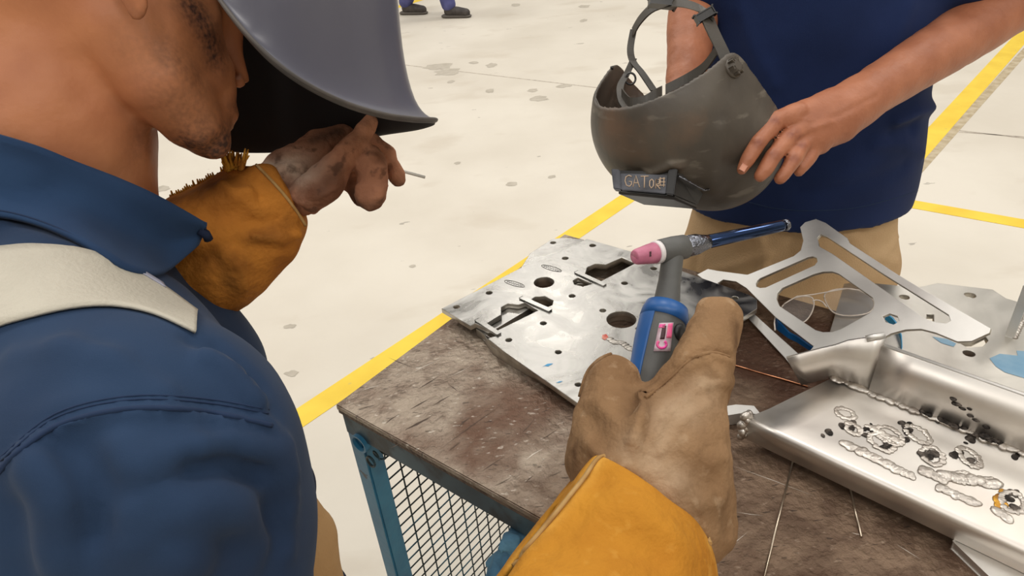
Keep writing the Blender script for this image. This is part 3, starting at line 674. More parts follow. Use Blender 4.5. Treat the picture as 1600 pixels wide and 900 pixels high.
# folded, welded tray in the foreground
TB = TZ + .043
p_fl, p_bl = on(1166, 656, TB), on(1302, 590, TB); p_fr = on(1600, 858, TB); p_br = on(1600, 735, TB)
fd = (p_fr - p_fl).normalized(); p_fr = p_fl + fd * .62; bd = fd; p_br = p_bl + fd * .58
sidev = (p_bl - p_fl); nin = (sidev - fd * sidev.dot(fd)).normalized()
tr = empty('welded_tray', (p_fl + p_br) / 2 - ZZ * .05, 'folded aluminium tray with raised back wall and messy weld beads in the foreground', 'metal tray')
def sheet(name, quadrows, m, root, th=.003, bevel=True, smooth=True):
    n = len(quadrows[0]); vs = [p for r in quadrows for p in r]; fs = [(i * n + j, i * n + j + 1, (i + 1) * n + j + 1, (i + 1) * n + j) for i in range(len(quadrows) - 1) for j in range(n - 1)]
    o = mesh(name, vs, fs, m, root, smooth)
    md = o.modifiers.new('thickness', 'SOLIDIFY'); md.thickness = th; md.offset = -1
    return o
def drop(p, q):   # rounded fold between base and front flange
    o_ = -nin; return [p - o_ * .007, p - o_ * .003 - ZZ * .0008, p - ZZ * .004, p + o_ * .0006 - ZZ * .008, p + o_ * .0008 - ZZ * q]
rows = []
NN = 14
for i in range(NN + 1):
    t = i / NN; a = p_fl.lerp(p_fr, t); b = p_bl.lerp(p_br, t)
    rows.append([b + ZZ * .003, b - (b - a).normalized() * .004 + ZZ * .0006] + [b.lerp(a, s) + ZZ * .0004 * math.sin(9 * t + 4 * s) for s in (.25, .5, .75)] + drop(a, .030))
sheet('base_sheet', rows, 'tray', tr)
# back wall, leaning out a little, with the bent wing at its end
wl = Vector(p_bl); wtop0 = at(1369, 553, (p_bl - CAM).dot(_fw) + .01)
hW = .066; lean = nin * .012
cols = []
for i in range(NN + 1):
    t = i / NN; b = p_bl.lerp(p_br, t) + fd * (.045 * (1 - t)); hh = hW
    cols.append([b + ZZ * -.001, b + lean * .5 + ZZ * hh * .5, b + lean + ZZ * hh])
sheet('back_wall', cols, 'tray', tr, .004)
c0 = p_bl + fd * .046
wt = c0 + lean + ZZ * (hW + .014); wing_end_t = on(1229, 560, TB + .036); wing_end_b = on(1252, 602, TB - .004)
gus = []
for s in np.linspace(0, 1, 9):
    e = s * s * (3 - 2 * s)
    top = wt.lerp(wing_end_t, s) + ZZ * (.006 * math.sin(PI * s) * (1 if s < .5 else .4)); bot = c0.lerp(p_bl, min(1, s * 2)).lerp(wing_end_b, max(0, s * 2 - 1))
    gus.append([bot, bot.lerp(top, .5) - nin * .004 * math.sin(PI * s), top])
sheet('bent_wing', gus, 'tray', tr, .004)
# edge lip along the wall top
tube('wall_lip', [c0 + lean + ZZ * hW, p_br + lean + ZZ * hW], .0032, 'alu_matt', tr, 8)
bm = bmesh.new()
tube_bm(bm, [wt - fd * .002 + ZZ * .001, wt.lerp(wing_end_t, .12) + ZZ * .004, wt.lerp(wing_end_t, .2) + ZZ * .004], .0038, 8); frm_bm('wing_lip', bm, 'alu_matt', tr)
def blob_row(name, pts, sz, m, root, jit=.3, flat=.35):
    flat *= .55
    bm = bmesh.new()
    for p in pts:
        s = sz * random.uniform(1 - jit, 1 + jit); j = Vector((random.uniform(-1, 1), random.uniform(-1, 1), 0)) * sz * .25
        bmesh.ops.create_uvsphere(bm, u_segments=12, v_segments=7, radius=1, matrix=Matrix.Translation(Vector(p) + j) @ Matrix.Rotation(random.uniform(0, 3), 4, 'Z') @ Matrix.Diagonal((s * 1.2, s * .85, s * flat, 1)))
    for f in bm.faces: f.smooth = True
    return frm_bm(name, bm, m, root, True)
Z5 = lambda x, y: (1120 + x * .4222, 520 + y * .4222)
wl_pts = [p_bl.lerp(p_br, t) + ZZ * .003 - nin * .002 for t in np.linspace(.0, .62, 90)]
blob_row('seam_weld', wl_pts, .0068, 'weld', tr, .25, .6)
blob_row('burnt_patch', [p_bl.lerp(p_br, t) + ZZ * random.uniform(.002, .007) - nin * .004 for t in np.linspace(.19, .33, 16)], .005, 'soot', tr, .4, .6)
def on_base(L): return [on(*Z5(*p), TB + .0006) for p in L]
def line_b(a, b, n): return on_base([(a[0] + (b[0] - a[0]) * k / (n - 1), a[1] + (b[1] - a[1]) * k / (n - 1)) for k in range(n)])
def ring_b(cx, cy, rx, ry, ang, n=12):
    return on_base([(cx + rx * math.cos(t) * math.cos(ang) - ry * math.sin(t) * math.sin(ang), cy + rx * math.cos(t) * math.sin(ang) + ry * math.sin(t) * math.cos(ang)) for t in np.linspace(0, 2 * PI, n)])
blob_row('weld_bead', line_b((480, 410), (720, 530), 44), .0058, 'weld', tr, .2, .35)
blob_row('weld_bead', line_b((560, 345), (680, 405), 24), .0045, 'weld', tr, .3, .4)
blob_row('weld_bead', line_b((820, 570), (960, 630), 30), .0052, 'weld', tr, .2, .4)
blob_row('weld_bead', line_b((770, 510), (840, 545), 16), .0062, 'weld', tr, .3, .35)
blob_row('weld_bead', line_b((840, 525), (1030, 555), 28), .0058, 'weld', tr, .35, .5)
blob_row('weld_bead', line_b((1040, 660), (1080, 690), 5), .006, 'weld', tr, .3, .4)
for (cx, cy, rx, ry, an) in ((475, 298, 36, 16, .35), (505, 355, 30, 16, .5), (610, 405, 50, 24, .5), (745, 375, 52, 22, .55), (800, 455, 42, 28, .6), (935, 460, 48, 22, .7), (915, 535, 35, 18, .2), (640, 380, 52, 26, .5), (1010, 555, 30, 14, .2), (1095, 625, 45, 34, .6)):
    blob_row('weld_bead', ring_b(cx, cy, rx, ry, an, 34), .0032, 'weld', tr, .2, .5)
for (cx, cy, k, s) in ((480, 345, 6, .0042), (420, 370, 3, .0034), (560, 370, 7, .0034), (635, 425, 6, .0034), (700, 345, 6, .0034), (785, 445, 9, .0048), (720, 385, 5, .0034), (900, 450, 6, .0036), (945, 478, 6, .0034), (925, 545, 6, .0036), (1090, 600, 7, .0036), (1110, 660, 7, .0036), (590, 345, 4, .003), (950, 395, 4, .004), (1097, 462, 2, .003)):
    blob_row('burnt_patch', on_base([(cx + random.uniform(-26, 26), cy + random.uniform(-14, 14)) for _ in range(k)]), s, 'soot', tr, .5, .3)
blob_row('heat_mark', on_base([(1052 + random.uniform(-12, 12), 610 + random.uniform(-24, 24)) for _ in range(8)]), .005, 'heat', tr, .3, .12)
blob_row('burnt_patch', [c0.lerp(p_br, t) + lean * .5 + ZZ * h - nin * .003 for t, h in ((.165, .035), (.175, .03), (.185, .027), (.195, .03), (.205, .022), (.22, .019), (.235, .016))], .0045, 'soot', tr, .4, .7)
# torn corner at the tray's left end
blob_row('corner_weld', [p_fl - fd * .002 - ZZ * h + nin * e for h, e in ((0, .004), (.004, .003), (.008, .002), (.012, .001), (.016, .001), (.02, 0), (.024, -.001), (.028, -.001), (.001, .010), (.0, .007))], .0058, 'weld', tr, .3, 2.0)
# feet the tray rests on: short end flange
obb('end_flange', p_br.lerp(p_fr, .5) - ZZ * .018 + fd * .0, (fd, nin, ZZ), (.002, (p_br - p_fr).length * .42, .018), 'tray', tr, .0008)

# small curved bracket sticking out under the tray's left corner
sb = [on(*p, TZ + .019) for p in ((1080, 650), (1100, 640), (1125, 636), (1150, 632), (1178, 634))]; bm = bmesh.new(); rowv = []
for p in sb:
    n_ = Vector((.2, -.98, 0)); rowv.append([bm.verts.new(p + n_ * a + ZZ * b) for a, b in ((0, 0), (.017, 0), (.017, -.018), (0, -.018))])
for x, y in zip(rowv, rowv[1:]):
    for k in range(4): bm.faces.new((x[k], x[(k + 1) % 4], y[(k + 1) % 4], y[k]))
bm.faces.new(rowv[0]); bm.faces.new(rowv[-1][::-1])
tag(frm_bm('spacer_bar', bm, 'alu_matt'), 'short pale aluminium bar poking out between glove and tray corner', 'metal bar')
a, b = on(1537, 866, TZ + .006), on(1600, 925, TZ + .006); d = (b - a).normalized()
tag(obb('flat_bar', a + d * .06 - d.cross(ZZ) * -.004, (d, d.cross(ZZ), ZZ), (.08, .016, .006), 'alu_matt', None, .001), 'flat aluminium bar under the front of the tray at the bottom edge', 'metal bar')
def rod(p0, p1, m, lab, r=.0012):
    z = TZ + r; tag(tube('filler_rod', [on(*p0, z), on(*p1, z)], r, m, None, 8), lab, 'welding rod', 'filler rods on the table')
rod((1240, 715), (1193, 905), 'rod', 'long steel filler rod running from the tray to the bottom edge')
rod((1327, 758), (1346, 839), 'rod', 'short steel filler rod end sticking out from below the tray')
rod((1115, 561), (1262, 604), 'copper', 'copper coloured filler rod between the glove and the tray wing')

# blue rag hanging inside the bench
S = SDF(.004)
S.chain(chain_px([(842, 822, .90, 14), (828, 836, .90, 22), (802, 856, .90, 24), (812, 880, .90, 40), (800, 930, .93, 50)]), .012)
S.chain(chain_px([(800, 850, .88, 18), (782, 858, .875, 10), (788, 872, .87, 9)]), .006); S.chain(chain_px([(836, 830, .89, 10), (850, 856, .88, 16), (845, 900, .9, 18)]), .006)
S.chain(chain_px([(790, 880, .885, 14), (778, 900, .89, 16)]), .006)
rag = S.build('blue_rag', 'rag', None, noise=((.007, 45, 3), (.007, 80, 4)))
tag(rag, 'crumpled blue rag hanging inside the bench behind the gold cuff', 'rag')

# ================================================================== THE TORCH
tc_ = empty('welding_torch', at(1041, 480, .70), 'blue and grey welding torch with pink cup held in the brown glove', 'welding torch')
hx = lambda p: at(*p)
cupA, cupB = at(991, 402, .700), at(1023, 395, .712); ringB = at(1030, 393.5, .7145); headA, headB = at(1030, 393.5, .7145), at(1072, 385, .728)
R = lambda px, d=.71: px * d / FPX
bm = bmesh.new(); dcup = (cupB - cupA)
tube_bm(bm, [cupA + dcup * t for t in (.35, .02, 0, .03, .12, .4, .75, .97, 1.0)], [R(5), R(7), R(9.5), R(11), R(12.4), R(14), R(16), R(16.8), R(16)], 28)
frm_bm('ceramic_cup', bm, 'pink', tc_)
bm = bmesh.new(); tube_bm(bm, [cupA + dcup * t for t in (.5, .52, .62, .64)], [R(13.2), R(15.2), R(15.6), R(13.2)], 24)
tube('cup_gasket', [cupB, cupB.lerp(ringB, .1), ringB.lerp(cupB, .1), ringB], [R(16.5), R(18.5), R(18.5), R(16.5)], 'white', tc_, 24)
bm.free()
for k, (a, b) in enumerate(((1009, 398), (1016, 396))):
    c = at(a, b + 1, .712 - .0132); obb('cup_marking', c, ((cupB - cupA).normalized(), _up, _fw), (.0012, .0025, .0012), 'label_dark', tc_, 0)
hd = (headB - headA)
tube('torch_head', [headA, headA + hd * .06, headA + hd * .5, headA + hd * .94, headB], [R(17), R(19.5), R(20.5), R(19.5), R(16)], 'grey_grip', tc_, 28)
S = SDF(.0016)
S.chain([(at(1052, 392, .722), R(17)), (at(1046, 440, .716), R(17.5)), (at(1041, 478, .708), R(21))], .004)
S.build('torch_neck', 'grey_grip', tc_)
capA, capE = at(1068, 386, .727), at(1230, 351, .77); cd = capE - capA
tube('cap_collar', [capA, capA + cd * .03, capA + cd * .12, capA + cd * .17, capA + cd * .24], [R(15), R(17.5), R(17), R(14), R(11)], 'chrome', tc_, 24)
tube('back_cap', [capA + cd * .15, capA + cd * .2, capA + cd * .55, capA + cd * .93, capA + cd * .97], [R(9), R(11.5), R(10.6), R(9.8), R(8.6)], 'chrome_blue', tc_, 28)
tube('cap_tip', [capA + cd * .965, capA + cd * .98, capA + cd * 1.0, capA + cd * 1.01], [R(9.6), R(10.4), R(9.8), R(6)], 'chrome', tc_, 8)
ax0, ax1 = at(1041, 483, .706), at(986, 690, .655); ad = (ax1 - ax0).normalized()
def ring_part(name, path, radii, a0, a1, m, root, seg=20, th=.002):
    cx = (_rt - ad * _rt.dot(ad)).normalized(); cy = ad.cross(cx); cy = cy if cy.dot(_fw) < 0 else -cy
    rows = [[p + cx * (r * math.cos(math.radians(a0 + (a1 - a0) * k / seg))) + cy * (r * math.sin(math.radians(a0 + (a1 - a0) * k / seg))) for k in range(seg + 1)] for p, r in zip(path, radii)]
    return sheet(name, rows, m, root, th)
hp = [ax0.lerp(ax1, t) for t in (0, .04, .1, .25, .45, .65, .85, 1)]
hr = [R(30), R(35), R(36), R(35), R(31), R(26), R(23), R(22)]
tube('grip', hp, [r * .965 for r in hr], 'grey_grip', tc_, 36)
ring_part('grip_shell', [ax0.lerp(ax1, t) for t in (.0, .03, .1, .25, .45, .65, .85)], [R(31), R(35.4), R(36.6), R(35.8), R(31.6), R(26.6), R(23.6)], 122, 250, 'blue_grip', tc_)
ring_part('grip_collar', [ax0.lerp(ax1, t) for t in (-.035, -.02, .04, .10)], [R(24), R(33), R(36.4), R(37)], 0, 360, 'blue_grip', tc_, 36, .003)
def on_grip(px, py, lift):           # a point on the grip's face towards the viewer
    r = ray(px, py).normalized(); best = None
    for d in np.linspace(.6, .72, 240):
        p = CAM + r * (d / r.dot(_fw)); t = max(0, min(1, (p - ax0).dot(ad) / (ax1 - ax0).length)); rad = float(np.interp(t, (0, .04, .1, .25, .45, .65, .85, 1), hr)) * .965
        if (p - ax0.lerp(ax1, t)).length < rad + lift: return p
    return at(px, py, .68)
def grip_patch(name, quad, m, lift, nu=5, nv=7):
    rows = [[on_grip(*(np.array(quad[0]) * (1 - u) * (1 - v) + np.array(quad[1]) * u * (1 - v) + np.array(quad[2]) * u * v + np.array(quad[3]) * (1 - u) * v), lift) for u in np.linspace(0, 1, nu)] for v in np.linspace(0, 1, nv)]
    return sheet(name, rows, m, tc_, .0006)
grip_patch('label_sticker', [(1030, 505), (1052, 504), (1047, 549), (1021, 549)], 'label_pale', .0008)
grip_patch('label_print', [(1044, 506), (1051, 505), (1049, 528), (1041, 528)], 'label_pink', .0013)
grip_patch('label_print', [(1031, 507), (1040, 506), (1038, 512), (1029, 512)], 'label_pink', .0013)
grip_patch('label_print', [(1035, 509), (1041, 509), (1038, 530), (1031, 530)], 'label_dark', .0013)
lp = [on_grip(1034 + 7 * math.cos(t), 538 + 6 * math.sin(t), .0014) for t in np.linspace(-.9, 4.0, 22)]
tube('label_print', lp, .0013, 'label_pink', tc_, 6)
bp = on_grip(1062, 519, 0); obn = (bp - ax0.lerp(ax1, .17)).normalized()
tube('trigger_button', [bp - obn * .002, bp + obn * .001, bp + obn * .003, bp + obn * .0036], [R(13), R(13), R(11), R(6)], 'black', tc_, 20)

# ================================================================== THE WELDER
wd = empty('person', (at(300, 900, .75).x, at(300, 900, .75).y, 0), 'welder in navy coverall and gold leather gloves bending at the left', 'person')
# --- head and neck
S = SDF(.003)
S.ball(at(150, -75, .57), .092, .02)
S.chain([(at(95, 60, .57), R(115, .57)), (at(80, 200, .57), R(128, .57)), (at(40, 380, .59), R(150, .59))], .03)
S.chain([(at(125, 140, .58), R(100, .58)), (at(122, 300, .60), R(108, .60))], .03)
S.chain(chain_px([(205, 50, .535, 62), (250, 125, .545, 58), (300, 190, .575, 44), (322, 208, .592, 34)]), .025)
S.chain(chain_px([(270, 60, .575, 78), (300, 110, .59, 62), (325, 140, .60, 42)]), .025)
S.chain(chain_px([(322, 210, .595, 30), (338, 226, .60, 20)]), .012)
S.chain(chain_px([(330, 178, .605, 26), (352, 176, .612, 14)]), .012)
S.chain(chain_px([(355, 198, .612, 9), (346, 194, .606, 14)]), .006); S.chain(chain_px([(362, 180, .614, 8), (350, 172, .61, 13)]), .006)
S.chain(chain_px([(345, 30, .62, 24), (362, 80, .628, 16), (380, 122, .636, 9)]), .012); S.ball(at(372, 128, .626), R(9, .63), .006)
S.chain(chain_px([(300, -20, .61, 70), (330, 10, .625, 40)]), .03)
S.chain(chain_px([(40, 420, .62, 170), (150, 640, .68, 190), (260, 900, .78, 190)]), .04)
en = (_fw * .8 + _rt * .5)
S.chain(chain_px([(186, -60, .478, 46), (206, -20, .474, 32), (215, 12, .476, 23)]), .005, (en, 2.4))
S.ball(at(196, -50, .462), R(18, .5), .005, (en, 1.4), 's')
body = S.build('body', 'skin_w', wd, noise=((.0012, 60, 5),))
V = co(body)
bv = np.zeros(len(V))
for pth, wdt, am in (([(215, 75, .49), (255, 140, .50), (300, 200, .54), (335, 230, .58)], .028, .55), ([(300, 10, .545), (325, 60, .56), (330, 85, .57)], .016, .95), ([(300, 225, .57), (345, 225, .59), (330, 240, .59)], .022, .95),
                     ([(345, 205, .60), (350, 225, .60)], .016, .9), ([(340, 165, .595), (365, 165, .61)], .010, .8), ([(270, 80, .52), (300, 140, .55)], .02, .45), ([(250, 230, .57), (300, 245, .58)], .02, .7)):
    bv = np.maximum(bv, am * np.exp(-(pdist(V, path_px(pth)) / wdt) ** 2))
attr(body, 'beard', bv)
S = SDF(.004); S.ball(at(130, -110, .57), .098, .01); S.cut(at(150, -30, .55), -_up * 1 + _rt * .25, .01)
S.build('hair', 'hair', wd, noise=((.004, 90, 8),))
# --- coverall
S = SDF(.0045)
S.chain([(at(50, 440, .62), .10), (at(180, 610, .67), .132), (at(265, 880, .76), .155), (at(330, 1150, .86), .16)], .05)
S.chain([(at(0, 470, .58), .095), (at(110, 580, .53), .10), (at(226, 745, .475), .100)], .05)
S.chain([(at(226, 745, .475), .099), (at(230, 900, .47), .101), (at(300, 1080, .48), .085), (at(450, 1240, .48), .07)], .03)
S.chain([(at(450, 1240, .48), .068), (at(660, 1130, .49), .056), (at(900, 990, .53), .05)], .03)
S.chain([(at(-250, 560, .62), .14), (at(-60, 490, .63), .12), (at(60, 440, .64), .10)], .04)
S.chain([(at(-250, 560, .64), .13), (at(-170, 760, .70), .15), (at(-40, 960, .79), .165), (at(140, 1120, .86), .165)], .08)
S.chain([(at(-60, 490, .63), .12), (at(-20, 700, .68), .14), (at(200, 950, .78), .15)], .08)
S.chain([(at(110, 470, .74), .10), (at(180, 490, .80), .075), (at(235, 530, .86), .058)], .03)
S.chain([(at(235, 530, .86), .054), (at(262, 462, .79), .044), (at(325, 392, .70), .034)], .02)
pv = at(330, 1150, .86)
for sx, sy in ((-.02, -.1), (.0, .07)):
    S.chain([(pv + Vector((sx * .5, sy * .6, 0)), .11), (Vector((pv.x + sx - .08, pv.y + sy * 1.3, .45)), .085), (Vector((pv.x + sx - .14, pv.y + sy * 1.4, .10)), .07)], .04)
cov = S.build('coverall', 'navy_cover', wd, noise=((.009, 9, 21), (.005, 20, 22)))
for sx, sy in ((-.02, -.1), (.0, .07)):
    f0 = Vector((pv.x + sx - .14, pv.y + sy * 1.4, .045)); S2 = SDF(.006)
    S2.chain([(f0 - VV * .0 + ZZ * .05, .055), (f0 + Vector((.03, .02, 0)), .045), (f0 + Vector((.13, .10, -.008)), .037)], .03, None).cut((0, 0, .002), (0, 0, -1))
    S2.build('boot', 'shoe', wd)
sf = Surf(cov)
for pts, wdt, am in (([(0, 738), (40, 700), (85, 670), (140, 652), (200, 642), (260, 641), (320, 646), (370, 655), (425, 668)], .004, -.004), ([(0, 728), (85, 660), (200, 632), (320, 636), (425, 656)], .006, .0025),
                     ([(230, 720), (300, 700), (370, 712), (430, 700)], .011, -.006), ([(250, 750), (330, 735), (400, 740)], .009, .005), ([(280, 880), (310, 830), (360, 780), (400, 770)], .014, -.008), ([(60, 740), (80, 790), (75, 850)], .012, -.006),
                     ([(330, 560), (380, 600), (415, 650)], .008, -.005), ([(300, 530), (360, 560), (400, 600)], .007, .004), ([(150, 540), (230, 570), (330, 620)], .012, .004), ([(200, 800), (240, 780), (300, 790)], .012, -.006), ([(410, 780), (430, 840), (420, 900)], .012, .005),
                     ([(100, 540), (180, 560), (260, 600)], .010, -.0035), ([(330, 690), (400, 760), (440, 840)], .012, .005), ([(120, 700), (160, 760), (150, 840)], .014, .006), ([(190, 700), (200, 730), (250, 745)], .01, -.005),
                     ([(310, 700), (360, 690), (420, 712), (445, 740)], .009, -0.0067), ([(300, 720), (350, 712), (410, 735)], .008, 0.0039), ([(290, 800), (330, 790), (380, 812), (420, 850)], .012, -0.0075), ([(270, 840), (330, 830), (390, 860)], .010, 0.0044),
                     ([(60, 720), (95, 760), (110, 820), (100, 880)], .012, -0.0075), ([(100, 700), (135, 760), (150, 830)], .010, 0.0044), ([(180, 860), (240, 840), (300, 880)], .012, -0.0060), ([(20, 800), (40, 860), (30, 900)], .010, 0.0039),
                     ([(320, 560), (360, 580), (400, 625)], .006, -0.0053), ([(340, 540), (385, 585), (420, 640)], .006, 0.0033), ([(20, 560), (100, 545), (180, 552)], .010, -0.0037), ([(60, 610), (140, 590), (220, 598)], .012, 0.0028), ([(440, 700), (455, 780), (450, 860)], .008, -0.0053),
                     ([(0, 350), (80, 380), (160, 410)], .006, -.003)):
    p = sf.path(pts)
    if len(p) > 1: crease(cov, p, wdt, am)
sf = Surf(cov)
def laid(name, pts, lift, r, m, root):
    p = sf.path([q for q in spline(pts, 6)], lift)
    return tube(name, p, r, m, root, 6) if len(p) > 1 else None
laid('seam', [(-60, 900), (-45, 820), (0, 735), (40, 697), (85, 667), (140, 649), (200, 639), (260, 638), (320, 643), (370, 652), (425, 665)], .0, .0016, 'stitch', cov)
for dy in (14, 20): laid('stitching', [(0, 735 - dy), (85, 667 - dy), (200, 639 - dy), (320, 643 - dy), (420, 660 - dy)], .0, .0006, 'stitch', cov)
sf.sheet([(-520, 520), (-340, 470), (-180, 428), (-60, 400), (0, 391), (60, 386), (120, 391), (180, 410), (240, 442), (306, 490)], [(-560, 690), (-370, 630), (-200, 575), (-60, 535), (0, 513), (60, 497), (120, 485), (180, 483), (240, 495), (304, 524)], 64, 10, .0025, 'reflective_tape', 'tape', wd, .002)
sf.sheet([(176, 408), (210, 424), (250, 448)], [(200, 424), (225, 438), (255, 456)], 8, 3, .0040, 'tape_patch', 'tape_grey', wd, .001)
# --- collar: a folded band standing round the neck
def collar_rows():
    top = spline([(-160, 190, .56), (-60, 200, .535), (0, 214, .525), (60, 232, .522), (120, 256, .525), (180, 279, .535), (235, 303, .552), (285, 330, .575), (322, 352, .60)], 5)
    mid = spline([(-160, 270, .54), (-60, 268, .51), (0, 276, .50), (60, 292, .497), (120, 318, .502), (170, 345, .515), (215, 368, .532), (262, 380, .56), (318, 362, .592)], 5)
    bot = spline([(-160, 350, .535), (-60, 340, .50), (0, 338, .487), (60, 352, .485), (120, 377, .49), (165, 402, .503), (205, 425, .52), (255, 428, .55), (308, 382, .592)], 5)
    inn = spline([(-160, 215, .60), (-60, 225, .57), (0, 240, .56), (60, 258, .555), (120, 285, .56), (180, 310, .57), (225, 335, .585), (270, 360, .60), (305, 380, .62)], 5)
    def lay(L, lift):
        out_ = []
        for q in L:
            h = sf.hit(q[0], q[1]); d = (h - CAM).dot(_fw) if h is not None else q[2]
            out_.append(min(d - lift, q[2] + .02))
        k = np.convolve(np.pad(out_, 3, mode='edge'), np.ones(7) / 7, 'valid')
        return [at(q[0], q[1], float(x)) for q, x in zip(L, k)]
    sb_ = Surf(body)
    def hug(L, lift):
        out_ = []
        for q in L:
            h = sb_.hit(q[0], q[1]); d = (h - CAM).dot(_fw) if h is not None else 9
            out_.append(min(d - lift, q[2]))
        k = np.convolve(np.pad(out_, 3, mode='edge'), np.ones(7) / 7, 'valid')
        return [at(q[0], q[1], float(x)) for q, x in zip(L, k)]
    return [hug(inn, .004), hug(top, .010), lay(mid, .022), lay(bot, .010)]
CR = collar_rows()
rows = []
for c in range(len(CR[0])):
    rows.append([Vector(v) for v in spline([CR[r][c] for r in range(4)], 5)])
sb_ = Surf(body)
for r_ in rows:
    for k_, p_ in enumerate(r_):
        v_ = p_ - CAM; dd_ = v_.length
        for S_, lf_ in ((sb_, .007), (sf, .005)):
            h_ = S_.t.ray_cast(CAM, v_.normalized())
            if h_[0] is not None and k_ > 3 and dd_ > h_[3] - lf_ and h_[3] < dd_ + .1: dd_ = h_[3] - lf_
        r_[k_] = CAM + v_.normalized() * dd_
o = sheet('collar', rows, 'collar', wd, .004)
o.modifiers['thickness'].offset = 0
tube('collar_stitching', [r[-2] - _fw * .0028 for r in rows[2:]], .0007, 'stitch', o, 5)
tube('collar_tip', path_px([(312, 360, .60), (322, 366, .602), (326, 374, .606)]), .004, 'navy_dark', wd, 8)
# strap end below the left cuff
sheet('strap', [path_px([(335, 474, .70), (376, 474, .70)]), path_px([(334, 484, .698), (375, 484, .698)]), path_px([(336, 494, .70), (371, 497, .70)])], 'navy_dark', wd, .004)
# chest pocket, tan panel and hip seen past the sleeve
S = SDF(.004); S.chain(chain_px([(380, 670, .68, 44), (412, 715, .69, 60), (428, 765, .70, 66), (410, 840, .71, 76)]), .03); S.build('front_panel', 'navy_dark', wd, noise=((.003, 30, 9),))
S = SDF(.004); S.chain(chain_px([(444, 790, .73, 48), (462, 850, .74, 66), (462, 950, .75, 78), (450, 1060, .78, 80)]), .03); S.build('tan_panel', 'tan', wd, noise=((.002, 24, 10),))
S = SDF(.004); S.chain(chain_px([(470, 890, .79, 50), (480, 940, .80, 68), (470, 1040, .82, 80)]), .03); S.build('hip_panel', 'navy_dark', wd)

# --- left glove (raised to the helmet) with its orange cuff
lg = 'suede_left'
S = SDF(.0022)
S.chain(chain_px([(400, 318, .685, 44), (448, 280, .69, 44), (500, 238, .70, 34), (534, 214, .705, 22)]), .010)
S.chain(chain_px([(446, 326, .690, 24), (500, 292, .660, 29), (540, 243, .655, 22), (566, 206, .66, 15), (578, 190, .665, 10)]), .004)
S.chain(chain_px([(552, 234, .685, 20), (580, 258, .665, 24), (579, 303, .665, 25)]), .004)
S.chain(chain_px([(590, 300, .655, 12), (582, 318, .66, 12)]), .004)
S.chain(chain_px([(532, 250, .70, 18), (550, 284, .705, 17), (566, 308, .705, 16)]), .003)
S.chain(chain_px([(575, 220, .70, 16), (604, 242, .70, 15), (617, 268, .70, 14), (624, 283, .70, 12.5)]), .003)
g = S.build('glove', lg, wd, noise=((.0026, 60, 31), (.0012, 150, 32))); g['label'] = 'worn brown and grey suede glove'
attr_path(g, 'pale', [path_px([(395, 262, .655), (430, 252, .655), (470, 262, .655)])], .020, 1)
attr_path(g, 'dark', [path_px([(490, 215, .68), (530, 200, .69)]), path_px([(545, 285, .70), (562, 318, .70)]), path_px([(560, 322, .66), (592, 322, .66)]), path_px([(608, 296, .70), (632, 294, .70)]), path_px([(500, 300, .64), (530, 275, .64)])], .010, .9)  # shade inside the helmet and between the fingers, put into the colour
sg = Surf(g)
for pts in ([(395, 255), (430, 262), (470, 258)], [(470, 310), (500, 305), (525, 290)], [(560, 262), (598, 262)], [(560, 292), (602, 290)], [(440, 300), (480, 318), (490, 330)]):
    p = sg.path(pts)
    if len(p) > 1: crease(g, p, .004, -.003)
S = SDF(.003)
S.chain(chain_px([(425, 318, .678, 58), (375, 345, .678, 82), (330, 385, .683, 92), (300, 420, .693, 90)]), .03)
S.chain(chain_px([(405, 372, .678, 56), (370, 410, .678, 62), (340, 430, .683, 52)]), .02)
S.cut(at(445, 300, .643), (_rt * .80 + _up * .42 + _fw * .1), .004)
c = S.build('glove_cuff', 'orange', g, noise=((.004, 26, 41), (.0015, 70, 42))); c['label'] = 'stained orange leather gauntlet cuff'
s2 = Surf(c)
for pts, wdt, am in (([(350, 290), (370, 305), (390, 300)], .006, -.006), ([(400, 370), (430, 372), (462, 366)], .005, -.008), ([(330, 330), (380, 345), (430, 345)], .009, .004), ([(360, 400), (375, 420), (380, 445)], .008, -.005), ([(380, 310), (410, 335), (440, 372)], .007, -.004)):
    p = s2.path(pts)
    if len(p) > 1: crease(c, p, wdt, am)
attr_path(c, 'dark', [s2.path([(290, 310), (320, 292), (345, 285)]) or [at(290, 310, .665)] * 2, path_px([(350, 410, .645), (370, 440, .645)]), path_px([(400, 360, .625), (440, 355, .635)])], .016, .75)
bm = bmesh.new()
for k in range(40):
    t = k / 39; base = at(355 + 24 * t, 268 - 12 * t + random.uniform(-3, 10), .655 + random.uniform(-.01, .01)); tip = at(346 + 40 * t + random.uniform(-6, 6), 240 + random.uniform(-8, 14), .65 + random.uniform(-.012, .008))
    tube_bm(bm, [base, base.lerp(tip, .6), tip], [.0022, .0016, .0006], 5)
for k in range(26):
    t = k / 25; base = at(268 + 84 * t, 312 - 40 * t, .66); tip = base + (_up * .006 - _rt * .002) * random.uniform(.4, 1.3); tube_bm(bm, [base, tip], [.0018, .0006], 4)
fr = frm_bm('frayed_edge', bm, 'fringe', g)
sm_ = s2.path(spline([(388, 246), (410, 268), (440, 300), (462, 330), (476, 352)], 6), .001)
if len(sm_) > 2: tube('cuff_seam', sm_, .0015, 'seam', g, 6)

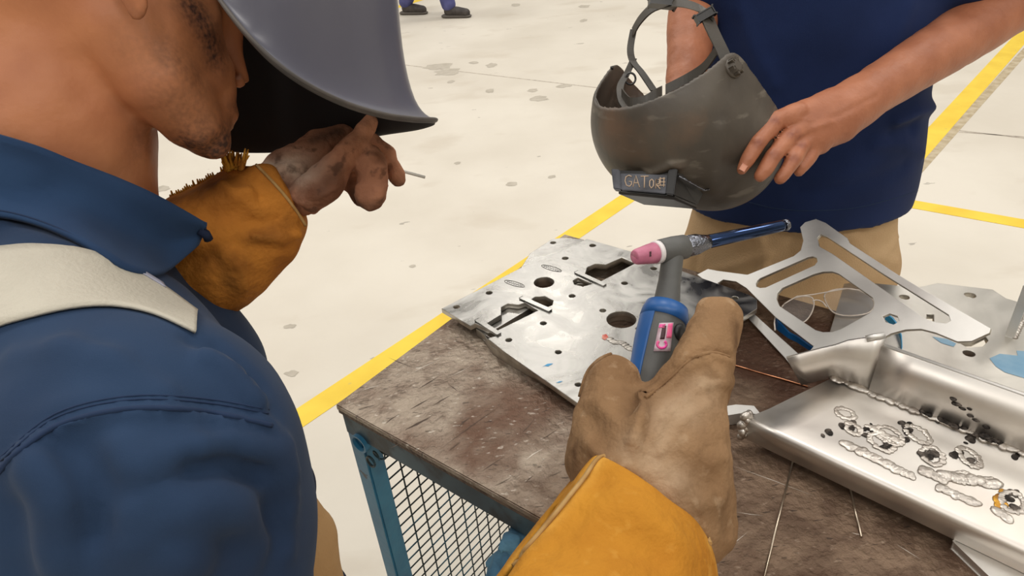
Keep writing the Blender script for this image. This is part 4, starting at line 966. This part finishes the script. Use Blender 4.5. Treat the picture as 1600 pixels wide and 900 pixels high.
# --- right glove round the torch
S = SDF(.0025)
S.chain(chain_px([(985, 700, .60, 78), (952, 650, .61, 50), (956, 592, .63, 41)]), .014)
S.chain(chain_px([(1045, 680, .60, 72), (1088, 588, .615, 52), (1112, 525, .64, 42), (1122, 502, .65, 36)]), .010)
S.chain(chain_px([(1106, 480, .655, 17), (1140, 492, .655, 16)]), .008)
S.chain(chain_px([(985, 700, .60, 84), (1050, 700, .60, 76)]), .02)
S.chain(chain_px([(1000, 740, .59, 92), (1030, 800, .58, 100)]), .03)
S.chain(chain_px([(1062, 690, .60, 66), (1088, 770, .595, 56), (1096, 820, .59, 54)]), .02)
S.chain(chain_px([(930, 690, .62, 32), (922, 722, .62, 32)]), .02)
S.chain(chain_px([(1118, 600, .64, 28), (1104, 640, .645, 32), (1090, 690, .64, 36)]), .012)
S.chain(chain_px([(1030, 650, .69, 34), (1000, 660, .70, 34), (975, 680, .67, 36)]), .02)
S.chain(chain_px([(1060, 690, .68, 32), (1010, 710, .69, 34), (960, 710, .655, 34)]), .02)
S.chain([(ax0.lerp(ax1, .1), R(26)), (ax1, R(23))], .004, None, 's')
g2 = S.build('glove', 'suede', wd, noise=((.0022, 45, 51), (.001, 120, 52))); g2['label'] = 'brown suede glove gripping the torch'
sg = Surf(g2)
for pts, wdt, am in (([(1010, 622), (1040, 596), (1075, 562), (1110, 548), (1142, 556)], .0035, .0035), ([(1012, 628), (1046, 604), (1080, 572), (1112, 558), (1140, 566)], .0035, -.004), ([(1005, 620), (1003, 650), (990, 690)], .006, -.009),
                     ([(1000, 640), (1015, 700), (1010, 720)], .006, .003), ([(1020, 690), (1050, 640), (1095, 606), (1132, 600)], .003, -.0025), ([(1030, 710), (1068, 660), (1110, 630)], .003, -.002), ([(940, 640), (970, 660), (1000, 655)], .006, -.003),
                     ([(920, 690), (950, 720), (990, 735)], .008, -.005), ([(1060, 760), (1095, 790), (1125, 780)], .008, -.004), ([(1100, 560), (1126, 590), (1140, 600)], .005, -.003), ([(1075, 700), (1100, 720), (1128, 715)], .008, -.005), ([(905, 640), (925, 660), (945, 700)], .008, .003)):
    p = sg.path(spline(pts, 4))
    if len(p) > 1: crease(g2, p, wdt, am)
attr_path(g2, 'pale', [sg.path([(1010, 720), (1045, 650), (1100, 615)]), sg.path([(1000, 700), (1030, 730), (1060, 760)])], .016, .7)
attr_path(g2, 'dark', [sg.path([(910, 600), (930, 565), (965, 552)]), sg.path([(1000, 625), (995, 660)]), sg.path([(1150, 510), (1150, 540)]), sg.path([(898, 700), (900, 730)])], .008, .75)
sg = Surf(g2)
for pts in ([(1008, 622), (1040, 598), (1078, 564), (1112, 551), (1140, 558)], [(906, 620), (918, 582), (940, 560), (966, 550)]):
    p = sg.path(spline(pts, 6), .0004)
    if len(p) > 2: tube('glove_seam', p, .0016, 'suede', g2, 6)
S = SDF(.003)
S.chain(chain_px([(1008, 735, .59, 92), (995, 775, .585, 110), (968, 830, .57, 134), (946, 900, .55, 170), (890, 1050, .50, 215)]), .03)
S.cut(at(941, 707, .52), (_rt * .56 + _up * .80 + _fw * .22), .002); S.cut(at(941, 707, .52), (-_rt * .77 + _up * .64 + _fw * .2), .003)
S.chain([(at(940, 880, .56), .055), (at(860, 1120, .47), .085)], .01, None, 's')
c2 = S.build('glove_cuff', 'gold', g2, noise=((.003, 16, 61), (.001, 60, 62))); c2['label'] = 'gold leather gauntlet cuff'
s3 = Surf(c2)
for pts, wdt, am in (([(850, 860), (900, 800), (935, 750)], .012, .004), ([(1000, 800), (1040, 830), (1060, 890)], .014, -.004), ([(900, 860), (960, 840), (1020, 860)], .016, .004)):
    p = s3.path(pts)
    if len(p) > 1: crease(c2, p, wdt, am)
ed = s3.path(spline([(800, 884), (850, 826), (908, 754), (942, 713), (985, 733), (1040, 755), (1075, 774), (1098, 810), (1108, 850)], 6), .0006)
attr_path(c2, 'pale', [ed], .006, .9)
tube('cuff_seam', [p for p in ed], .0018, 'seam', g2, 6)

# rod in the raised hand
ra, rb = at(560, 249, .690), at(664, 277, .715)
tag(tube('filler_rod', [ra, rb], .0016, 'whiterod', None, 8), 'short bright filler rod pinched in the raised left glove', 'welding rod')

# ================================================================== HELMET WORN BY THE WELDER
hm = empty('welding_helmet', at(480, 130, .56), 'smooth grey welding helmet tipped up on the welder with dark inside showing', 'welding helmet')
rim = spline([(285, -90, .50), (318, -40, .49), (345, 2, .485), (385, 52, .487), (430, 96, .495), (480, 131, .51), (540, 160, .535), (600, 178, .565), (650, 185, .60), (682, 187, .64), (655, 197, .675), (592, 207, .71), (510, 224, .74), (430, 234, .745), (350, 232, .73), (270, 205, .71), (200, 160, .70)], 6)
cen = np.array((470, 60, .60)); rows = []
prof = [(0, 0, 0), (4, .05, .0), (12, .10, .0), (30, .155, .005), (65, .20, .01), (110, .235, .015), (180, .255, .02), (270, .28, .025), (380, .34, .03), (480, .42, .03), (550, .62, .03), (590, .85, .02)]
for q in rim:
    fl_ = min(1, max(.25, (q[0] - 330) / 250))       # the flare is widest at the front lip
    r = []
    for up_, inn, dd in prof:
        a = q + (np.array((cen[0], q[1], cen[2])) - q) * inn * (fl_ if up_ < 150 else max(fl_, .55))
        hh = up_ * (1 + .0 * q[0]); r.append(at(a[0] - .03 * up_, a[1] - hh * (1 if q[2] < .64 else 1.0), a[2] - .00012 * up_))
    rows.append(r)
n = len(rows[0]); vs = [p for r in rows for p in r]; fs = [(i * n + j, (i + 1) * n + j, (i + 1) * n + j + 1, i * n + j + 1) for i in range(len(rows) - 1) for j in range(n - 1)]
sh = mesh('shell', vs, fs, None, hm, True, ['helmet_out', 'helmet_in', 'helmet_rim'])
md = sh.modifiers.new('smooth', 'SUBSURF'); md.levels = 1; md.render_levels = 1
md = sh.modifiers.new('thickness', 'SOLIDIFY'); md.thickness = .004; md.offset = -1; md.material_offset = 1; md.material_offset_rim = 2
HELM = sh
tube('rim_lip', [at(q[0], q[1], q[2]) for q in rim], .0016, 'helmet_rim', hm, 8)

# ================================================================== HELD MASK
mk = empty('welding_mask', at(1070, 200, .95), 'scuffed black welding mask with headgear held by the man in the T-shirt', 'welding mask')
q3 = lambda x, y, z: at(x, y, .95 + z * .000856)
Rm = lambda px: px * .97 / FPX
S = SDF(.0024)
S.chain([(q3(1050, 186, 25), Rm(118)), (q3(1060, 40, 40), Rm(122))], .02)
S.chain([(q3(1116, 224, 40), Rm(98)), (q3(1128, 90, 55), Rm(98))], .03)
S.chain([(q3(1050, 186, 25), Rm(118)), (q3(1116, 224, 40), Rm(98))], .03)
F, lo, axx = S.field()
F = np.maximum(F, -(F + .0052))
E1, E2, Fp, Kp = q3(1133, 82, -60), q3(974, 99, 110), q3(958, 172, -40), q3(1211, 185, -20)
X, Y, Z = np.meshgrid(*axx, indexing='ij')
def pld(a, b, c, ref):
    n_ = (b - a).cross(c - a).normalized()
    if n_.dot(ref) < 0: n_ = -n_
    return ((X - a.x) * n_.x + (Y - a.y) * n_.y + (Z - a.z) * n_.z).astype(np.float32)
d1 = pld(E1, E2, Fp, _up); d2 = pld(E1, E2, Kp, _up)
cutd = np.maximum(d1, d2)
kk = .02; hh = np.clip(.5 + .5 * (d1 - d2) / kk, 0, 1); cutd = d2 * (1 - hh) + d1 * hh + kk * hh * (1 - hh)
F = np.maximum(F, cutd - .004)
shell = nets('shell', F, lo, .0024, 'mask', mk)
md = shell.modifiers.new('smooth_edge', 'SMOOTH'); md.factor = .5; md.iterations = 6
ms = Surf(shell)
for pts, wdt, am in (([(1010, 272), (1035, 262), (1050, 255), (1060, 258)], .006, -.006), ([(1000, 268), (1030, 258), (1050, 250)], .004, .003), ([(1125, 205), (1118, 250), (1112, 300)], .012, -.003)):
    p = ms.path(pts)
    if len(p) > 1: crease(shell, p, wdt, am)
# raised edge bead
ms = Surf(shell)
def ribbon(name, pts, wdir, wd_, m, root, th=.0022):
    P = [Vector(v) for v in spline([tuple(at(*p)) for p in pts], 5)]; W = wdir if isinstance(wdir, list) else [wdir] * len(P)
    if len(W) != len(P): W = [Vector(v) for v in spline([tuple(v) for v in W], 5)]
    rows = [[p - w_.normalized() * wd_ * .5, p, p + w_.normalized() * wd_ * .5] for p, w_ in zip(P, W)]
    o = sheet(name, rows, m, root, th, True, False); o.modifiers['thickness'].offset = 0; return o
hgr = 'band'
ribbon('headband_arm', [(1143, 112, .915), (1128, 78, .915), (1112, 45, .925), (1103, 22, .94)], (_rt * .8 + _up * -.3), .021, hgr, mk)
ribbon('crown_band', [(1112, 26, .935), (1088, 11, .955), (1055, 4, .99), (1022, 11, 1.02), (1001, 30, 1.04), (989, 50, 1.05)], (_up * .8 + _fw * .5), .018, hgr, mk)
ribbon('back_band', [(990, 46, 1.05), (985, 76, 1.05), (989, 96, 1.045), (1003, 114, 1.03), (1022, 142, 1.0)], (_rt * .9), .010, hgr, mk)
ribbon('back_band', [(990, 92, 1.046), (979, 116, 1.04), (969, 136, 1.02), (972, 160, .99), (984, 175, .965)], (_rt * .9), .010, hgr, mk)
ribbon('sweat_band', [(972, 146, 1.0), (985, 160, .975), (1005, 158, .965), (1022, 148, .965), (1034, 142, .97)], (_up * .9), .014, hgr, mk)
ribbon('sweat_band', [(1120, 78, .93), (1100, 105, .95), (1075, 122, .97), (1040, 140, .985)], (_up * .9), .014, hgr, mk)
obb('band_clip', at(1101, 24, .932), ((_rt * .85 + _up * .5).normalized(), (_up * .85 - _rt * .5).normalized(), _fw), (.013, .0055, .004), 'lens_box', mk, .0015)
obb('ratchet', at(1034, 4, 1.0), ((_rt * .98 - _up * .1).normalized(), _up, _fw), (.018, .006, .007), 'lens_box', mk, .002)
tube('pivot_ring', [at(985 + 8 * math.cos(t), 123 + 9 * math.sin(t), 1.035) for t in np.linspace(0, 2 * PI, 25)], .0016, 'lens_box', mk, 6)
kp = ms.hit(1145, 107) or at(1145, 107, .90); kn = (-_fw * .75 + _rt * .5 + _up * .2).normalized()
tube('pivot_knob', [kp - kn * .004, kp + kn * .002, kp + kn * .002, kp + kn * .008, kp + kn * .009], [.013, .013, .0095, .0085, .006], 'mask', mk, 10)
for k in range(6):
    a = 2 * PI * k / 6; x_, y_, _ = frame_of(kn); dd = x_ * math.cos(a) + y_ * math.sin(a); obb('knob_rib', kp + kn * .005 + dd * .009, (dd, kn.cross(dd), kn), (.0025, .002, .0035), 'mask', mk, .0006)
rvp = ms.hit(1121, 91)
if rvp: tube('rivet', [rvp - kn * .002, rvp + kn * .0015, rvp + kn * .003], [.004, .004, .002], 'lens_box', mk, 12)
rv2 = at(958, 106, 1.01); tube('rivet', [rv2, rv2 - _rt * .004], [.003, .002], 'lens_box', mk, 10)
# lens holder
def hexa(name, fr, bk, m, root, bev=.0018):
    bm = bmesh.new(); v = [bm.verts.new(p) for p in fr + bk]
    for f in ((0, 1, 2, 3), (7, 6, 5, 4), (0, 4, 5, 1), (1, 5, 6, 2), (2, 6, 7, 3), (3, 7, 4, 0)): bm.faces.new([v[i] for i in f])
    bmesh.ops.recalc_face_normals(bm, faces=bm.faces)
    bmesh.ops.bevel(bm, geom=bm.edges[:], offset=bev, segments=2, affect='EDGES'); return frm_bm(name, bm, m, root)
fa, fb, fc, fdn = at(961, 266, .925), at(1057, 268, .898), at(1052, 306, .894), at(964, 298, .920)
hexa('lens_holder', [fa, fb, fc, fdn], [at(1010, 276, .965), at(1112, 280, .936), at(1090, 322, .930), at(1006, 315, .955)], 'lens_box', mk)
pn = (fb - fa).cross(fdn - fa).normalized(); pn = pn if pn.dot(_fw) < 0 else -pn
fq = lambda u, v, h=0: fa.lerp(fb, u).lerp(fdn.lerp(fc, u), v) + pn * h
hexa('holder_face', [fq(.09, .18, .0035), fq(.87, .18, .0035), fq(.87, .97, .0035), fq(.09, .97, .0035)], [fq(.09, .18, -.002), fq(.87, .18, -.002), fq(.87, .97, -.002), fq(.09, .97, -.002)], 'lens_plate', mk, .0008)
hexa('holder_clip', [fq(-.05, -.02, .006), fq(.09, .02, .006), fq(.09, 1.0, .006), fq(-.05, .98, .006)], [fq(-.05, -.02, -.006), fq(.09, .02, -.006), fq(.09, 1, -.006), fq(-.05, .98, -.006)], 'lens_plate', mk, .0012)
hexa('holder_clip', [fq(.88, -.1, .006), fq(1.02, -.12, .006), fq(1.02, 1.02, .006), fq(.88, 1.0, .006)], [fq(.88, -.1, -.006), fq(1.02, -.12, -.006), fq(1.02, 1.02, -.006), fq(.88, 1, -.006)], 'lens_box', mk, .0012)
hexa('holder_lip', [at(966, 299, .914), at(1053, 308, .888), at(1089, 324, .918), at(1006, 317, .945)], [at(966, 303, .916), at(1053, 312, .892), at(1089, 327, .922), at(1006, 320, .948)], 'lens_box', mk, .0006)
tube('hinge_wire', path_px([(1060, 275, .893), (1080, 286, .905), (1100, 297, .918), (1108, 296, .92)]), .0014, 'chrome', mk, 6)
bm = bmesh.new(); hL = .0042
G = {'G': [[(.95, .1), (.6, 0), (.2, .15), (.05, .5), (.2, .9), (.6, 1), (.9, .8), (.9, .55), (.55, .55)]], 'A': [[(0, 1), (.45, 0), (.95, 1)], [(.15, .65), (.8, .62)]], 'T': [[(0, .05), (1, 0)], [(.5, 0), (.5, 1)]],
     'O': [[(.5, .25), (.15, .4), (.12, .8), (.5, 1), (.85, .8), (.85, .4), (.5, .25)]], 'R': [[(.15, 1), (.12, .25), (.6, .25), (.75, .45), (.55, .62), (.15, .64), (.85, 1)]]}
x0 = .16
for ch, wch in (('G', .13), ('A', .12), ('T', .13), ('O', .09), ('R', .11)):
    for st in G[ch]:
        tube_bm(bm, [fq(x0 + wch * a, .27 + .52 * b, hL) for a, b in st], .00075, 5)
    x0 += wch + .012
for st in ([(.74, .36), (.84, .34)], [(.73, .5), (.85, .49)], [(.76, .3), (.77, .66)], [(.72, .66), (.85, .62)], [(.82, .3), (.83, .7)]):
    tube_bm(bm, [fq(a, b, hL) for a, b in st], .0006, 5)
frm_bm('scratched_lettering', bm, 'chalk', mk)

# ================================================================== THE MAN BEHIND THE TABLE
MB = at(1248, 335, 1.30)                       # middle of his waist at the shirt hem
FWD = Vector((-.22, -.975, 0)).normalized(); SID = Vector((-FWD.y, FWD.x, 0))   # SID = towards picture right
mp = lambda s_, f_, z: Vector((MB.x, MB.y, 0)) + SID * s_ + FWD * f_ + ZZ * z
mn = empty('person', mp(0, 0, 0), 'man in navy T-shirt and khaki trousers holding the black mask', 'person')
hz = MB.z + .045
S = SDF(.003)
S.chain([(mp(0, 0, hz - .05), .145), (mp(0, 0, hz + .2), .15), (mp(0, -.01, 1.30), .15)], .05, (FWD, 1.5))
S.chain([(mp(-.15, -.01, 1.36), .06), (mp(.15, -.01, 1.36), .06)], .05); S.chain([(mp(0, -.01, 1.36), .06), (mp(0, .01, 1.50), .055)], .03)
S.chain([(mp(0, .0, 1.60), .085), (mp(0, .02, 1.57), .08), (mp(0, .05, 1.51), .05)], .03); S.chain([(mp(0, .09, 1.575), .012), (mp(0, .112, 1.55), .012)], .01)
for s_ in (-1, 1): S.chain([(mp(s_ * .083, 0, 1.59), .018), (mp(s_ * .08, 0, 1.555), .012)], .006, (SID, 2))
# right-hand side arm and hand on the mask
el = at(1665, -48, 1.10)
S.chain([(mp(.19, -.01, 1.35), .055), (el, .046)], .02)
S.chain([(el, .046), (at(1505, 54, 1.045), R(45, 1.045)), (at(1400, 120, .995), R(39, .995)), (at(1343, 156, .965), R(36.5, .965)), (at(1310, 180, .952), R(34, .952))], .012)
hn = -_fw
S.chain(chain_px([(1342, 160, .965, 34), (1305, 182, .95, 40), (1268, 198, .94, 40)]), .015, (hn, 1.5))
S.chain(chain_px([(1300, 165, .95, 22), (1232, 184, .935, 17)]), .012); S.chain(chain_px([(1310, 200, .95, 22), (1262, 222, .94, 15), (1280, 228, .945, 13)]), .012)
fing = [[(1245, 178, .930, 18), (1212, 188, .918, 15), (1184, 224, .892, 12.5), (1168, 250, .888, 11), (1159, 265, .888, 8.5)],
        [(1258, 194, .933, 18), (1236, 210, .924, 14.5), (1209, 243, .897, 13), (1195, 266, .892, 11.5), (1188, 275, .892, 10)],
        [(1272, 208, .938, 16), (1254, 226, .930, 13.5), (1241, 248, .908, 12), (1226, 270, .902, 10.5), (1219, 279, .902, 9)],
        [(1288, 214, .946, 14), (1272, 232, .942, 12), (1262, 250, .930, 10.5), (1252, 262, .924, 9), (1248, 268, .925, 8)]]
for f in fing: S.chain(chain_px(f), .0035)
S.chain(chain_px([(1300, 180, .96, 20), (1250, 175, .985, 16), (1222, 190, 1.0, 13), (1205, 215, 1.005, 11)]), .008)
# other arm reaching into the mask
el2 = at(1100, -170, 1.22)
S.chain([(mp(-.19, -.01, 1.35), .055), (el2, .046), (at(1090, -20, 1.14), R(41, 1.14)), (at(1080, 50, 1.10), R(38, 1.10)), (at(1072, 120, 1.06), R(29, 1.06))], .02)
S.chain(chain_px([(1072, 120, 1.06, 29), (1072, 165, 1.03, 34), (1075, 195, 1.01, 34)]), .012, (hn, 1.5))
for dx in (-26, -9, 9, 26): S.chain(chain_px([(1075 + dx * .8, 190, 1.01, 12), (1076 + dx, 220, 1.0, 11), (1078 + dx, 245, .992, 9)]), .003)
S.chain(chain_px([(1098, 160, 1.03, 14), (1112, 190, 1.0, 12), (1114, 212, .99, 10)]), .005)
mbody = S.build('body', 'skin_m', mn, noise=((.0008, 70, 71),))
sm = Surf(mbody)
kn_ = [sm.path([(a - 2, b), (a + 2, b)]) for a, b in ((1212, 188), (1185, 223), (1236, 210), (1210, 242), (1254, 226), (1241, 248), (1246, 214), (1243, 206))]
attr_path(mbody, 'knuckle', [p for p in kn_ if len(p) > 1], .0065, .75)
for pts, wdt, am in (([(1222, 204), (1240, 190), (1262, 186)], .004, -.0015), ([(1250, 212), (1272, 200), (1300, 190)], .004, -.0015), ([(1180, 220), (1188, 228)], .002, -.0008), ([(1204, 240), (1214, 246)], .002, -.0008), ([(1300, 185), (1330, 170), (1370, 150)], .004, .0012)):
    p = sm.path(spline(pts, 4))
    if len(p) > 1: crease(mbody, p, wdt, am)
def nail(px, py, d, ln, wd2, dr):
    p = sm.hit(px, py, .0006) or at(px, py, d); x_ = (at(px + dr[0], py + dr[1], d) - at(px, py, d)).normalized(); y_ = x_.cross(_fw).normalized(); z_ = x_.cross(y_)
    obb('finger_nail', p, (x_, y_, z_), (ln, wd2, .0012), 'nail', mbody, .0004)
nail(1161, 262, .88, .0042, .0036, (-9, 15))
S = SDF(.005); S.ball(mp(0, -.012, 1.625), .092, .01); S.cut(mp(0, .03, 1.60), (FWD - ZZ * .6), .01); S.build('hair', 'hair', mn)
for s_ in (-1, 1):
    tube('eye', [mp(s_ * .032, .078, 1.585), mp(s_ * .032, .086, 1.585)], [.011, .006], 'eye', mn, 10); tube('iris', [mp(s_ * .032, .085, 1.585), mp(s_ * .032, .088, 1.585)], [.005, .003], 'iris', mn, 8)
# T-shirt
S = SDF(.0045)
S.chain([(mp(-.012, .0, hz + .02), .190), (mp(-.012, 0, hz + .13), .185), (mp(-.012, 0, hz + .27), .176), (mp(-.012, -.01, 1.32), .172)], .05, (FWD, 1.45))
for s_, e in ((-1, el2), (1, el)):
    sh_ = mp(s_ * .18, -.01, 1.35); S.chain([(sh_, .085), (sh_.lerp(e, .55), .075)], .03)
S.chain([(mp(-.012, .0, hz - .1), .192), (mp(-.012, 0, hz + .06), .192)], .02, (FWD, 1.45))
hemn = Vector((0, 0, -1)); S.cut(mp(0, .0, hz - .012), hemn + FWD * .0, .003)
for s_, e in ((-1, el2), (1, el)):
    sh_ = mp(s_ * .18, -.01, 1.35); S.chain([(sh_.lerp(e, .5), .06), (e, .06)], .003, None, 's')
S.ball(mp(0, .01, 1.47), .085, .004, None, 's')
tsh = S.build('tshirt', 'shirt', mn, noise=((.003, 8, 81), (.0015, 18, 82)))
st = Surf(tsh)
for pts, wdt, am in (([(1452, 168), (1430, 175), (1400, 190)], .012, -.010), ([(1452, 205), (1425, 200), (1395, 205)], .012, .006), ([(1440, 240), (1410, 225), (1370, 225)], .012, -.005), ([(1160, 20), (1180, 80), (1210, 130)], .014, -.004), ([(1420, 10), (1400, 60), (1380, 110)], .016, -.004), ([(1250, 300), (1330, 290), (1410, 260)], .014, .003)):
    p = st.path(pts)
    if len(p) > 1: crease(tsh, p, wdt, am)
st = Surf(tsh)
hemp = st.path(spline([(1170, 316), (1220, 327), (1280, 329), (1340, 324), (1400, 309), (1434, 298)], 5), .0)
if len(hemp) > 2: tube('hem_stitching', hemp, .0008, 'stitch', tsh, 5)
# trousers and shoes
S = SDF(.006)
S.chain([(mp(-.012, 0, hz + .03), .165), (mp(-.012, 0, hz - .06), .178), (mp(-.012, 0, hz - .12), .182)], .04, (FWD, 1.4))
for s_ in (-1, 1):
    S.chain([(mp(s_ * .092 - .012, 0, hz - .14), .104), (mp(s_ * .115, .01, .48), .08), (mp(s_ * .12, -.02, .07), .075)], .03)
tr_ = S.build('trousers', 'khaki', mn, noise=((.003, 10, 91), (.002, 24, 92)))
stt = Surf(tr_)
for pts, wdt, am in (([(1062, 345), (1090, 395), (1085, 430)], .01, .004), ([(1185, 345), (1195, 400), (1190, 430)], .008, -.008), ([(1200, 395), (1150, 415), (1110, 425)], .01, -.005), ([(1420, 330), (1400, 370), (1380, 400)], .008, -.005), ([(1330, 370), (1360, 400), (1400, 410)], .01, -.004)):
    p = stt.path(pts)
    if len(p) > 1: crease(tr_, p, wdt, am)
for s_ in (-1, 1):
    S2 = SDF(.006); S2.chain([(mp(s_ * .12, -.05, .06), .05), (mp(s_ * .125, .05, .05), .046), (mp(s_ * .14, .17, .035), .036)], .03).cut((0, 0, .002), (0, 0, -1)); S2.build('shoe', 'shoe', mn)

# ================================================================== PASSER-BY IN THE BACKGROUND
bp = on(690, 25, 0); k = (on(735, 28, 0) - on(697, 28, 0)).normalized()
pb = empty('person', bp, 'distant person walking by in blue work trousers and dark boots', 'person')
f1, f2 = on(637, 22, 0), on(703, 27, 0); hip = (f1 + f2) / 2 + ZZ * .88
S = SDF(.012)
S.chain([(hip + ZZ * .02, .14), (hip + ZZ * .3, .14), (hip + ZZ * .5, .15)], .05)
S.chain([(hip + ZZ * .5, .06), (hip + ZZ * .62 + k * .02, .055), (hip + ZZ * .74 + k * .03, .095)], .03)
side = ZZ.cross(k)
for s_ in (-1, 1): S.chain([(hip + side * .18 * s_ + ZZ * .5, .055), (hip + side * .24 * s_ + k * .06 * s_ + ZZ * .2, .045), (hip + side * .24 * s_ + k * .14 * s_ - ZZ * .02, .04), (hip + side * .24 * s_ + k * .16 * s_ - ZZ * .1, .035)], .03)
S.build('body', 'skin_m', pb)
S = SDF(.012); S.chain([(hip + ZZ * .0, .16), (hip + ZZ * .3, .165), (hip + ZZ * .48, .16)], .05)
for s_ in (-1, 1): S.chain([(hip + side * .17 * s_ + ZZ * .48, .075), (hip + side * .24 * s_ + k * .06 * s_ + ZZ * .2, .06)], .03)
S.build('shirt', 'violet_trouser', pb)
S = SDF(.01)
for f, s_ in ((f1, 1), (f2, -1)):
    S.chain([(hip + side * .08 * s_, .11), ((hip + f) / 2 + k * .06, .085), (f + ZZ * .13, .075)], .03)
S.build('trousers', 'violet_trouser', pb)
for f in (f1, f2):
    S = SDF(.008); S.chain([(f + ZZ * .12, .055), (f + ZZ * .06, .055), (f + k * .10 + ZZ * .055, .05), (f + k * .19 + ZZ * .045, .043)], .03).cut((0, 0, .002), (0, 0, -1))
    b_ = S.build('boot', 'shoe', pb)
    S = SDF(.008); S.chain([(f - k * .03 + ZZ * .015, .062), (f + k * .10 + ZZ * .015, .058), (f + k * .20 + ZZ * .015, .048)], .02, (ZZ, 3)).cut((0, 0, .001), (0, 0, -1)); S.build('sole', 'sole', b_)
